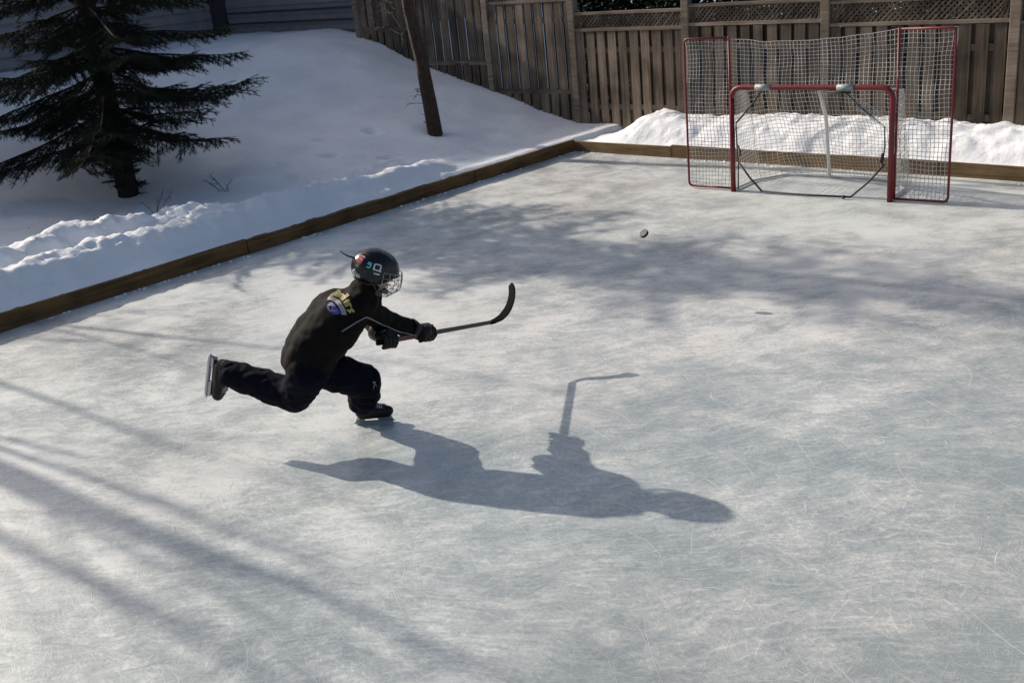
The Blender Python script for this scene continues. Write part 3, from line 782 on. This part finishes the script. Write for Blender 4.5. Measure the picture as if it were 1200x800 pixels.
# head frame
HF=V((.60,.70,-.42)).normalized(); HM=frameM(HD,HF,V((.30,.36,.9)))
def hp(x,y,z): return HM@V((x,y,z))
def hand(c,a,el,s,side,glove):
    """palm against the shaft on the elbow side, four fingers and a thumb wrapped round it"""
    e=(el-c); e=(e-a*e.dot(a)).normalized(); b=a.cross(e).normalized()*side
    k=1.0 if not glove else 1.5; pr=[]
    R=.024 if not glove else .040
    wr=c+ (el-c).normalized()*.085*s
    pc=c+e*R*1.15+b*.006
    for o in (-.028,-.010,.010,.028):
        pr.append((c_,wr+a*o*.5,.017*k*s,pc+a*o*s*1.2+b*.012,.0125*k*s))
    for i,(o,ln) in enumerate(((-.033,.86),(-.011,.97),(.011,1.0),(.033,.93))):
        pts=[]
        for q in range(5):
            an=math.radians(35+ q*52*ln); rad=R*(1.12-.03*q)
            pts.append(c+a*(o*s*(1.28 if glove else 1.0))+(e*math.cos(an)+b*math.sin(an))*rad)
        for q in range(4): pr.append((c_,pts[q],(.0092-.0007*q)*k*s,pts[q+1],(.0088-.0007*q)*k*s))
    # thumb from the side of the palm
    t0=wr.lerp(pc,.45)-b*.016+a*.022; t1=c+a*.050*s-b*R*1.1+e*.01; t2=c+a*.046*s-b*R*.55-e*R*.85
    pr+= [(c_,t0,.012*k*s,t1,.0105*k*s),(c_,t1,.0105*k*s,t2,.0085*k*s)]
    return pr,wr
gR,wR=hand(haR,ax,elR,1.0,1,False); gL,wL=hand(haL,ax,elL,1.0,1,False)
# one continuous body under the clothes
I3=HM.to_3x3()
def he(x,y,z,a,b,c): M=HM.copy(); M.translation=hp(x,y,z); return ('e',M,a,b,c)
bp=[(c_,PEL,.105,WST,.10),(c_,WST,.10,CHS,.12),(c_,CHS,.12,NKB,.075),(c_,NKB,.055,HD-HM.to_3x3()@V((.02,0,.03)),.045),
    (c_,NKB,.06,shR,.055),(c_,NKB,.06,shL,.055),(c_,shR,.05,elR,.036),(c_,elR,.036,wR,.024),(c_,shL,.05,elL,.036),(c_,elL,.036,wL,.024),
    (c_,PEL,.10,hipR,.08),(c_,PEL,.10,hipL,.08),(c_,hipR,.078,kneR,.052),(c_,kneR,.052,ankR,.032),(c_,hipL,.078,kneL,.052),(c_,kneL,.052,ankL,.032)]
# feet in skates
fR_x=V((-.21,-.195,-.96)).normalized(); fR_z=-(V((-.84,-.45,.30)).normalized())
fL_x=V((.735,.675,0)).normalized(); fL_z=Z
FRM=frameM(ankR,fR_x,fR_z); FLM=frameM(ankL,fL_x,fL_z)
for M in (FRM,FLM): bp+=[(c_,M@V((0,0,0)),.032,M@V((-.02,0,-.03)),.03),(c_,M@V((-.02,0,-.03)),.03,M@V((.10,0,-.045)),.024),(c_,M@V((.10,0,-.045)),.024,M@V((.14,0,-.05)),.018)]
# head with face
bp+=[he(-.012,0,.035,.088,.070,.080),he(.02,0,-.02,.066,.058,.070),he(.040,0,-.062,.038,.036,.030),he(.076,0,.022,.012,.045,.010),
     (c_,hp(.082,0,.012),.006,hp(.098,0,-.014),.010),he(.090,.008,-.018,.009,.006,.006),he(.090,-.008,-.018,.009,.006,.006),
     he(.078,0,-.043,.013,.022,.0055),he(.077,0,-.052,.012,.019,.006),he(.045,.038,-.018,.026,.020,.020),he(.045,-.038,-.018,.026,.020,.020),
     he(-.012,.070,-.002,.016,.007,.026),he(-.012,-.070,-.002,.016,.007,.026)]
person=blob('person',bp+gR+gL,.0055,M_skin,None,3)
tag(person,'young hockey player in black jacket and helmet lunging forward on one skate with stick','person')
for s in (1,-1):
    for nm,off,r,mt in (('eye',.070,.0105,M_eye),('iris',.0775,.0052,M_iris)):
        m=bmesh.new(); bmesh.ops.create_uvsphere(m,u_segments=14,v_segments=10,radius=r,matrix=Matrix.Translation(hp(off,s*.027,.008))); me=bpy.data.meshes.new(nm); m.to_mesh(me); m.free(); me.materials.append(mt)
        o=bpy.data.objects.new(nm,me)
        if nm=='eye': eye=link(o,person)
        else: link(o,eye)
blob('lips',[he(.087,0,-.046,.006,.019,.003),he(.086,0,-.051,.006,.016,.0035)],.002,M_lip,person,1)
blob('hair',[he(-.032,0,.04,.085,.076,.080),he(-.055,0,-.02,.05,.062,.04)],.006,M_hair,person,3,.003,60)
# trousers: baggy snow pants
tp=[(c_,PEL+V((0,0,.10))+V((.02,.04,0)),.135,PEL,.150),(c_,PEL+RT*.03,.145,hipR,.130),(c_,PEL-RT*.03,.145,hipL,.125),
    (c_,hipR,.128,kneR,.112),(c_,kneR,.112,kneR.lerp(ankR,.5),.102),(c_,kneR.lerp(ankR,.5),.102,kneR.lerp(ankR,.95),.090),
    (c_,hipL,.128,kneL+V((.0,.0,-.02)),.118),(c_,kneL+V((0,0,-.01)),.118,kneL.lerp(ankL,.45),.112),(c_,kneL.lerp(ankL,.45),.112,kneL.lerp(ankL,.76)+V((-.01,-.01,0)),.098)]
trous=blob('trousers',tp,.010,M_pants,person,9,.011,10,1)
# jacket
jf=V((.03,.07,-.02))
jp=[(c_,PEL+V((.0,.0,.025))+RT*.03,.158,WST+RT*.03,.165),(c_,PEL+V((0,.0,.025))-RT*.045,.158,WST-RT*.055,.165),(c_,WST+RT*.035,.165,CHS+RT*.045,.160),(c_,WST-RT*.055,.165,CHS-RT*.07,.160),
    (c_,CHS+RT*.04,.158,NKB-V((0,.02,.03))+RT*.03,.105),(c_,CHS-RT*.04,.158,NKB-V((0,.02,.03))-RT*.03,.105),(c_,NKB,.098,NCK+V((0,0,.02)),.082),
    (c_,CHS+RT*.04,.12,shR,.092),(c_,CHS-RT*.04,.12,shL,.090),(c_,NKB,.088,shR,.088),(c_,NKB,.085,shL,.088),
    (c_,shR,.090,elR,.072),(c_,elR,.074,elR.lerp(haR,.55),.062),(c_,elR.lerp(haR,.55),.062,elR.lerp(haR,.80),.055),
    (c_,shL,.088,elL,.070),(c_,elL,.070,elL.lerp(haL,.72),.055)]
jack=blob('jacket',jp,.010,M_jacket,person,8,.012,7.5,4)
blob('collar',[(c_,NKB.lerp(NCK,.8)+V((math.cos(a)*.066,math.sin(a)*.066,.012)),.030,NKB.lerp(NCK,.8)+V((math.cos(a+.5)*.066,math.sin(a+.5)*.066,.012)),.030) for a in [k*.5 for k in range(13)]],.007,M_jacket,jack,4)
# gloves with flared cuffs
def glove(c,el,label=None):
    pr,wr=hand(c,ax,el,1.32,1,True)
    d=(el-c).normalized(); side=d.orthogonal().normalized()
    e=(el-c); e=(e-ax*e.dot(ax)).normalized(); b=ax.cross(e).normalized()
    o=blob('glove',pr+[(c_,wr,.052,c+d*.055,.054),(c_,c+d*.025+b*.022,.048,c+d*.065,.052)],.0048,M_glove,person,2)
    # cuff: open flared tube
    m=MB(); vs=[];n=28; t=d; u=side; w=t.cross(u)
    for (s,r) in ((.075,.052),(.10,.060),(.130,.068),(.145,.071),(.145,.064),(.11,.050)):
        for k in range(n):
            a=2*PI*k/n; rr=r*(1+.06*math.cos(2*a)); vs.append(c+d*s+(u*math.cos(a)+w*math.sin(a))*rr)
    fs=[(i*n+k,i*n+(k+1)%n,(i+1)*n+(k+1)%n,(i+1)*n+k) for i in range(5) for k in range(n)]
    m.add(vs,fs); m.build('cuff',M_glove,o,True)
    # padded finger rolls on the back of the hand
    m=MB()
    for q in range(3):
        pp=c+e*(.055-.012*q)+b*(.03+.014*q)
        m.tube([pp-ax*.045,pp-ax*.015,pp+ax*.015,pp+ax*.045],[.007,.010,.010,.007],8)
    m.build('finger_roll',M_gpalm,o,True)
    return o
glove(haR,elR); glove(haL,elL)
# jacket graphics projected on the cloth
jb=BVHTree.FromPolygons([v.co.copy() for v in jack.data.vertices],[tuple(p.vertices) for p in jack.data.polygons])
def drape(polys,O,U,Vv,N,mat,name,parent,off=.0025,bvh=jb,dist=.4):
    """cut small flat shapes (u,v polygons as strips of quads) onto a surface"""
    m=MB()
    for pl in polys:
        vs=[];ok=True
        for (u,v) in pl:
            p=O+U*u+Vv*v+N*dist; h=bvh.ray_cast(p,-N)
            if h[0] is None: ok=False;break
            vs.append(h[0]+h[1]*off if h[1].dot(N)>0 else h[0]-h[1]*off)
        if ok: m.add(vs,[tuple(range(len(vs)))])
    return m.build(name,mat,parent)
def stroke(pts,w,step=.006):
    """polyline in uv -> list of little quads"""
    out=[];P=[]
    for (a,b) in zip(pts,pts[1:]):
        L=math.hypot(b[0]-a[0],b[1]-a[1]); n=max(1,int(L/step))
        for k in range(n): P.append((a[0]+(b[0]-a[0])*k/n,a[1]+(b[1]-a[1])*k/n))
    P.append(pts[-1])
    for i in range(len(P)-1):
        (x0,y0),(x1,y1)=P[i],P[i+1]; L=math.hypot(x1-x0,y1-y0) or 1; nx,ny=-(y1-y0)/L*w/2,(x1-x0)/L*w/2; ex,ey=(x1-x0)/L*w*.3,(y1-y0)/L*w*.3
        out.append([(x0+nx-ex,y0+ny-ey),(x0-nx-ex,y0-ny-ey),(x1-nx+ex,y1-ny+ey),(x1+nx+ex,y1+ny+ey)])
    return out
# patch faces back/right/up
PN=V((.30,-.72,.62)).normalized(); SP=(NKB-PEL).normalized(); PV=(SP-PN*SP.dot(PN)).normalized(); PU=PV.cross(PN).normalized()
PO=CHS.lerp(NKB,.60)+RT*.03
def arcuv(u,v,R=.17): a=u/R; return (math.sin(a)*(R+v),(R+v)*math.cos(a)-R)
band=[]; 
for k in range(22):
    u0=-.115+.23*k/22; u1=-.115+.23*(k+1)/22; band.append([arcuv(u0,-.052),arcuv(u1,-.052),arcuv(u1,-.026),arcuv(u0,-.026)])
drape(band,PO,PU,PV,PN,M_patchw,'back_band',jack)
g=[]
def L_(u,pts): return [arcuv(u+a*.021,(b-.5)*.056+.008) for a,b in pts]
shapes=[[(0,0),(0,1),(.8,.9),(.7,.55),(.1,.5),(.9,.35),(.8,0),(0,0)],[(.1,.6),(.8,.6),(.8,.1),(.1,.1),(.1,.6)],[(0,.1),(.1,.65),(.7,.6),(.8,.1)],[(.8,.6),(.1,.6),(.1,.1),(.8,.15),(.8,1)],[(.1,.1),(.2,1)],[(.1,.35),(.8,.4),(.6,.7),(.1,.55),(.2,.1),(.8,.12)],[(.1,.1),(.1,.65),(.7,.6)],[(.8,.65),(.1,.55),(.8,.25),(.1,.08)]]
u=-.098
for s_ in shapes:
    g+=stroke(L_(u,s_),.011); u+=.0255
drape(g,PO,PU,PV,PN,M_yellow,'back_lettering',jack,.005)
crest=[]
for k in range(14):
    u0=-.045+.11*k/14; u1=-.045+.11*(k+1)/14; h=lambda q:.026*math.sqrt(max(0,1-((q-.01)/.056)**2))
    crest.append([(u0,-.085-h(u0)),(u1,-.085-h(u1)),(u1,-.080+h(u1)*.6),(u0,-.080+h(u0)*.6)])
drape(crest,PO,PU,PV,PN,M_blue,'back_crest',jack,.004)
drape(stroke([(-.02,-.09),(.0,-.075),(.02,-.095),(.04,-.08)],.005),PO,PU,PV,PN,M_patchw,'crest_mark',jack,.0065)
# grey piping along the near sleeve and shoulder blade
def near(p):
    h=jb.find_nearest(p); return h[0]+h[1]*.002
CD=V((.655,-.668,.35)).normalized()
def onview(p):
    h=jb.ray_cast(p+CD*.5,-CD); return (h[0]+h[1]*.003) if h[0] else p
dn=V((0,0,-1))
pp=[shR.lerp(elR,.0)+dn*.16-V((.06,.07,0)),shR.lerp(elR,.15)+dn*.085,shR.lerp(elR,.45)+dn*.035,elR+dn*.035,elR.lerp(haR,.35)+dn*.045,elR.lerp(haR,.78)+dn*.030]
path=[]
for a_,b_ in zip(pp,pp[1:]):
    for k in range(10): path.append(onview(a_.lerp(b_,k/10)))
path.append(onview(pp[-1]))
for _ in range(3): path=[path[0]]+[(path[i-1]+path[i]*2+path[i+1])/4 for i in range(1,len(path)-1)]+[path[-1]]
m=MB(); m.tube(path,.0042,6); m.build('piping',M_pipe,jack,True)
# knee print on the front leg
tb=BVHTree.FromPolygons([v.co.copy() for v in trous.data.vertices],[tuple(p.vertices) for p in trous.data.polygons])
KN=V((.75,-.2,.3)).normalized(); KU=Z.cross(KN).normalized(); KV=KN.cross(KU)
drape(stroke([(-.012,-.02),(.01,.015),(-.008,.02),(.014,-.012)],.006,.004),kneL+V((.02,.02,-.05)),KU,KV,KN,M_pipe,'knee_mark',trous,.004,tb)

# skates
def skate(M,kr=1.0):
    def P_(x,y,z): return M@V((x,y,z))
    def bE(x,y,z,a,b,c): q=M.copy(); q.translation=P_(x,y,z); return ('e',q,a,b,c)
    prs=[(c_,P_(-.015,0,.045),.054,P_(-.025,0,-.02),.050),(c_,P_(-.04,0,.06),.026,P_(-.052,0,.10),.018),(c_,P_(-.03,0,-.045),.042,P_(.05,0,-.048),.040),(c_,P_(-.02,0,-.01),.050,P_(.06,0,-.030),.044),(c_,P_(.05,0,-.040),.043,P_(.125,0,-.045),.040),(c_,P_(.125,0,-.045),.040,P_(.155,0,-.052),.034),
        (c_,P_(-.03,0,-.07),.030,P_(.14,0,-.070),.026),(c_,P_(.03,0,.06),.030,P_(.045,0,.085),.020)]
    b=blob('skate',[(q[0],q[1],q[2]*kr,q[3],q[4]*kr) for q in prs],.0050,M_boot,person,3)
    # laces and tongue
    bb=BVHTree.FromPolygons([v.co.copy() for v in b.data.vertices],[tuple(p.vertices) for p in b.data.polygons])
    def top(x,y,z):
        o=P_(x,y,z+.3); d=(P_(x,y,z)-o).normalized(); h=bb.ray_cast(o,d); return (h[0]+h[1]*.004) if h[0] else P_(x,y,z)
    for k in range(7):
        x=.030+.014*k; m=MB(); m.tube([top(x,y,-.02) for y in (-.030,-.022,-.014,-.006,.002,.010,.018,.026,.031)],.0044,6); m.build('lace',M_lace,b,True)
    for sd in (-1,1):
        m=MB(); m.tube([top(.035+.014*k,sd*.028,-.02) for k in range(8)],.004,6); m.build('eyelet_row',M_tongue,b,True)
    # blade holder: two towers and a bridge
    m=MB()
    def tower(xa,xb,xc,xd):
        vs=[]
        for (x,w_,z) in ((xa,.026,-.088),(xb,.026,-.088),(xd,.006,-.118),(xc,.006,-.118)): vs+=[P_(x,-w_,z),P_(x,w_,z)]
        m.add(vs,[(0,1,3,2),(2,3,5,4),(4,5,7,6),(6,7,1,0),(0,2,4,6),(1,7,5,3)])
    tower(-.068,-.005,-.078,-.02); tower(.075,.165,.085,.180)
    m.add([P_(x,y,z) for z in (-.124,-.112) for (x,y) in ((-.08,-.0065),(.182,-.0065),(.182,.0065),(-.08,.0065))],[(0,3,2,1),(4,5,6,7),(0,1,5,4),(1,2,6,5),(2,3,7,6),(3,0,4,7)])
    h=m.build('blade_holder',M_hold,b); bm=bmesh.new(); bm.from_mesh(h.data); bmesh.ops.recalc_face_normals(bm,faces=bm.faces); bm.to_mesh(h.data); bm.free(); bevel(h,.002,2)
    m=MB(); top_=[];bot=[]
    for k in range(15):
        x=-.092+.288*k/14; r=abs(2*k/14-1); zb=-.1375+.020*max(0,(r-.72)/.28)**2*1.0; bot.append((x,zb)); top_.append((x,-.1225))
    for y in (-.0018,.0018): m.v+= [P_(x,y,z) for x,z in bot+top_]
    n=15
    for k in range(n-1):
        m.f+=[(k,k+1,n+k+1,n+k),(2*n+k+1,2*n+k,3*n+k,3*n+k+1),(k+1,k,2*n+k,2*n+k+1),(n+k,n+k+1,3*n+k+1,3*n+k)]
    m.f+=[(0,n,3*n,2*n),(n-1,3*n-1,4*n-1,2*n-1)]; m.m=[0]*len(m.f)
    m.build('blade',M_steel,h)
    return b
skate(FRM@Matrix.Scale(1.12,4),1.16); skate(FLM)

# helmet
SX,SY,SZ=.150,.121,.128; HC=(-.012,0,.030)
def shellp(th,ph,k=1.0):
    # th azimuth from front, ph elevation
    x=math.cos(ph)*math.cos(th); y=math.cos(ph)*math.sin(th); z=math.sin(ph)
    r=k*(1+.012*math.sin(3*th)*math.cos(ph)+ .02*max(0,-x))
    # raised ridges running front to back
    for yc in (-.42,.42): r+=.020*gauss(y-yc,.10)*sstep(-.1,.5,z)
    r+=.018*gauss(x-.12,.05)*(-1)*sstep(-.3,.1,z)   # seam between front and back shell
    return hp(HC[0]+SX*r*x,HC[1]+SY*r*y,HC[2]+SZ*r*z)
def rim(th):
    c=math.cos(th)   # 1 front, -1 back
    return lerp(-c,[(-1,.02),(-.75,-.02),(-.35,-.42),(.2,-.68),(.6,-.72),(1,-.70)])
m=MB(); NT=72; NP=26; 
for lay in (1.0,.955):
    base=len(m.v)
    for i in range(NP+1):
        for k in range(NT):
            th=2*PI*k/NT; r0=rim(th); ph=r0+(PI/2-r0)*i/NP; m.v.append(shellp(th,ph,lay))
    for i in range(NP):
        for k in range(NT):
            f=(base+i*NT+k,base+i*NT+(k+1)%NT,base+(i+1)*NT+(k+1)%NT,base+(i+1)*NT+k); m.f.append(f if lay==1 else f[::-1])
o2=(NP+1)*NT
for k in range(NT): m.f.append((k,o2+k,o2+(k+1)%NT,(k+1)%NT))
m.m=[0]*len(m.f)
helmet=m.build('helmet',M_helm,person,True)
# liner, ear pad, vents
m=MB(); ring=[]
for k in range(NT):
    th=2*PI*k/NT; ring.append(shellp(th,rim(th)-.02,.955))
m.tube(ring,.009,8,closed=True); m.build('liner',M_hpad,helmet,True)
for th0,ph0,dth in ((PI*.0+.5,.75,.22),(-.5,.75,.22),(2.4,.75,.25),(-2.4,.75,.25),(2.75,.2,.2),(-2.75,.2,.2),(0.18,.62,.16),(-.18,.62,.16)):
    m=MB(); vs=[]
    for t in range(7):
        a=t/6; hh=.05*math.sin(a*PI)+.006
        vs+=[shellp(th0-dth+2*dth*a,ph0-hh,1.006),shellp(th0-dth+2*dth*a,ph0+hh,1.006)]
    m.add(vs,[(2*t,2*t+2,2*t+3,2*t+1) for t in range(6)]); m.build('vent',M_hpad,helmet,True)
# stickers on the side that faces the camera (azimuth -90 deg is the wearer's right)
def spatch(poly,mat,name,k=1.010,sub=1):
    m=MB(); 
    for pl in poly: m.add([shellp(math.radians(-90)+a,b,k) for a,b in pl],[tuple(range(len(pl)))])
    return m.build(name,mat,helmet,True)
q=stroke([(-.13,.20),(.11,.20),(.14,.23),(.14,.45),(.11,.48),(-.11,.48),(-.14,.45),(-.14,.23),(-.11,.20)],.055,.04)
spatch(q,M_stw,'square_emblem')
spatch(stroke([(.10,.25),(.17,.17)],.045,.03),M_stw,'square_emblem_tail')
spatch(stroke([(-.30,.43),(-.42,.45),(-.44,.36),(-.31,.35),(-.30,.42),(-.30,.27),(-.34,.20),(-.43,.21)],.055,.04),M_teal,'number_mark')
spatch(stroke([(-.06,.03),(.14,.03)],.065,.04),M_stw,'word_strip'); spatch(stroke([(-.05,.03),(.04,.03)],.035,.03),M_teal,'word_strip_lettering',1.013)
spatch(stroke([(.17,.02),(.38,.015)],.035,.04),M_gpalm,'small_word_strip')
# rear stickers
spatch([[(a0,b0),(a0+.10,b0),(a0+.10,b0+.09),(a0,b0+.09)] for a0 in (-1.05,-.95,-.85) for b0 in (.20,.29,.38,.47)],M_stred,'rear_sticker')
spatch(stroke([(-1.0,.56),(-.88,.60),(-.76,.58)],.05,.04)+stroke([(-1.02,.42),(-.9,.46),(-.78,.38)],.03,.03),M_stw,'rear_sticker_white_print',1.014)  # white print of the red and white rear sticker
spatch([[(a0,b0),(a0+.09,b0),(a0+.09,b0+.08),(a0,b0+.08)] for a0 in (-.98,-.89) for b0 in (.02,.10)],M_stgreen,'rear_green_sticker')
# ear loop / grey padding at lower back and side
for (a0,b0) in ((-.95,-.25),(-.72,-.36)):
    m=MB(); m.tube([shellp(math.radians(-90)+a0-.09,b0+.03,1.0),shellp(math.radians(-90)+a0,b0,1.03),shellp(math.radians(-90)+a0+.09,b0-.05,1.0)],[.010,.014,.009],8); m.build('snap_buckle',M_lace,helmet,True)
# loose strap end poking out behind
m=MB(); s0=hp(-.150,-.02,.065); m.tube([s0,s0+V((-.035,-.035,.022)),s0+V((-.06,-.06,.055))],[.006,.005,.003],6); m.build('strap_end',M_strap,helmet,True)
# chin strap
m=MB(); m.tube([hp(-.01,-.118,-.03),hp(.03,-.085,-.085),hp(.06,0,-.108),hp(.03,.085,-.085),hp(-.01,.118,-.03)],.006,6); m.build('chin_strap',M_strap,helmet,True)
# wire cage
def cg(th,t):
    # t 0 at brow .. 1 under chin ; th -1..1 side to side
    a=th*math.radians(78); z=.055-.170*t
    rr=(.142+.016*math.sin(t*PI))*(1-.30*max(0,t-.62)/.38)
    return hp(.005+rr*math.cos(a)*1.05,rr*.80*math.sin(a),z-.018*(1-math.cos(a))*(-1 if t>.5 else 0))
cage=MB()
for t in (.02,.22,.40,.58,.76,.90,1.0): 
    cage.tube([cg(-1+2*k/24,t) for k in range(25)],.0022,6)
for th in (-1,-.80,-.60,-.40,-.20,0,.20,.40,.60,.80,1):
    cage.tube([cg(th,k/12) for k in range(13)],.0021,6)
cage.build('cage',M_cage,helmet,True)
m=blob('chin_cup',[he(.078,0,-.088,.030,.042,.016)],.004,M_hpad,helmet,2)

# ------------------------------------------------------------------ the stick
stick=empty('hockey_stick',tuple(BUTT)); tag(stick,'black hockey stick with curved taped blade held in both gloves of the skater','hockey stick')
SI=Matrix.Translation(-BUTT)
def sadd(o): o.matrix_parent_inverse=SI; return o
sup=(Z-ax*ax.z).normalized(); ssd=ax.cross(sup)
def barr(p0,p1,w0,h0,w1,h1,name,mat):
    m=MB(); vs=[]
    for p,w_,h_ in ((p0,w0,h0),(p1,w1,h1)):
        for a,b in ((-1,-1),(1,-1),(1,1),(-1,1)): vs.append(p+ssd*a*w_+sup*b*h_)
    m.add(vs,[(0,3,2,1),(4,5,6,7),(0,1,5,4),(1,2,6,5),(2,3,7,6),(3,0,4,7)]); o=m.build(name,mat); bevel(o,.004,2); o.parent=stick; o.matrix_parent_inverse=SI; return o
barr(BUTT,SB,.011,.0155,.009,.014,'shaft',M_stick)
barr(BUTT+ax*.10,haR-ax*.07,.0118,.0163,.0118,.0163,'grip_band',M_wine)
barr(BUTT-ax*.012,BUTT+ax*.08,.0135,.0175,.013,.017,'butt_tape',M_tape)
# blade: curved sheet from heel to toe
TIP=V((-5.305,5.45,.555)); H0=SB-ax*.02
bl=[V((-5.20,5.09,.372)),V((-5.196,5.15,.372)),V((-5.186,5.21,.385)),V((-5.175,5.27,.428)),V((-5.188,5.33,.481)),V((-5.219,5.38,.528)),V((-5.268,5.42,.563))]
# smooth
def cr_(P,n=6):
    out=[]
    for i in range(len(P)-1):
        a=P[max(0,i-1)];b=P[i];c=P[i+1];d=P[min(len(P)-1,i+2)]
        for k in range(n):
            t=k/n; out.append(.5*((2*b)+(c-a)*t+(2*a-5*b+4*c-d)*t*t+(3*b-a-3*c+d)*t**3))
    out.append(P[-1]); return out
bc=cr_(bl); m=MB(); nb_=len(bc)
for i,p in enumerate(bc):
    t=(bc[min(nb_-1,i+1)]-bc[max(0,i-1)]).normalized()
    s=i/(nb_-1); hw=lerp(s,[(0,.014),(.2,.024),(.4,.035),(.9,.034),(1,.022)]); th=lerp(s,[(0,.009),(.3,.006),(1,.004)])
    wd=t.cross(CD)*.7+CD*.7; wd=(wd-t*wd.dot(t)).normalized(); nn=t.cross(wd)
    m.v+=[p-wd*hw-nn*th,p+wd*hw-nn*th,p+wd*hw+nn*th,p-wd*hw+nn*th]
for i in range(nb_-1):
    for c in range(4): m.f.append((i*4+c,i*4+(c+1)%4,i*4+4+(c+1)%4,i*4+4+c))
m.f+=[(3,2,1,0),((nb_-1)*4,(nb_-1)*4+1,(nb_-1)*4+2,(nb_-1)*4+3)]; m.m=[0]*len(m.f)
bo=m.build('blade',M_tape); bm=bmesh.new(); bm.from_mesh(bo.data); bmesh.ops.recalc_face_normals(bm,faces=bm.faces); bm.to_mesh(bo.data); bm.free(); bevel(bo,.003,2); bo.parent=stick; bo.matrix_parent_inverse=SI
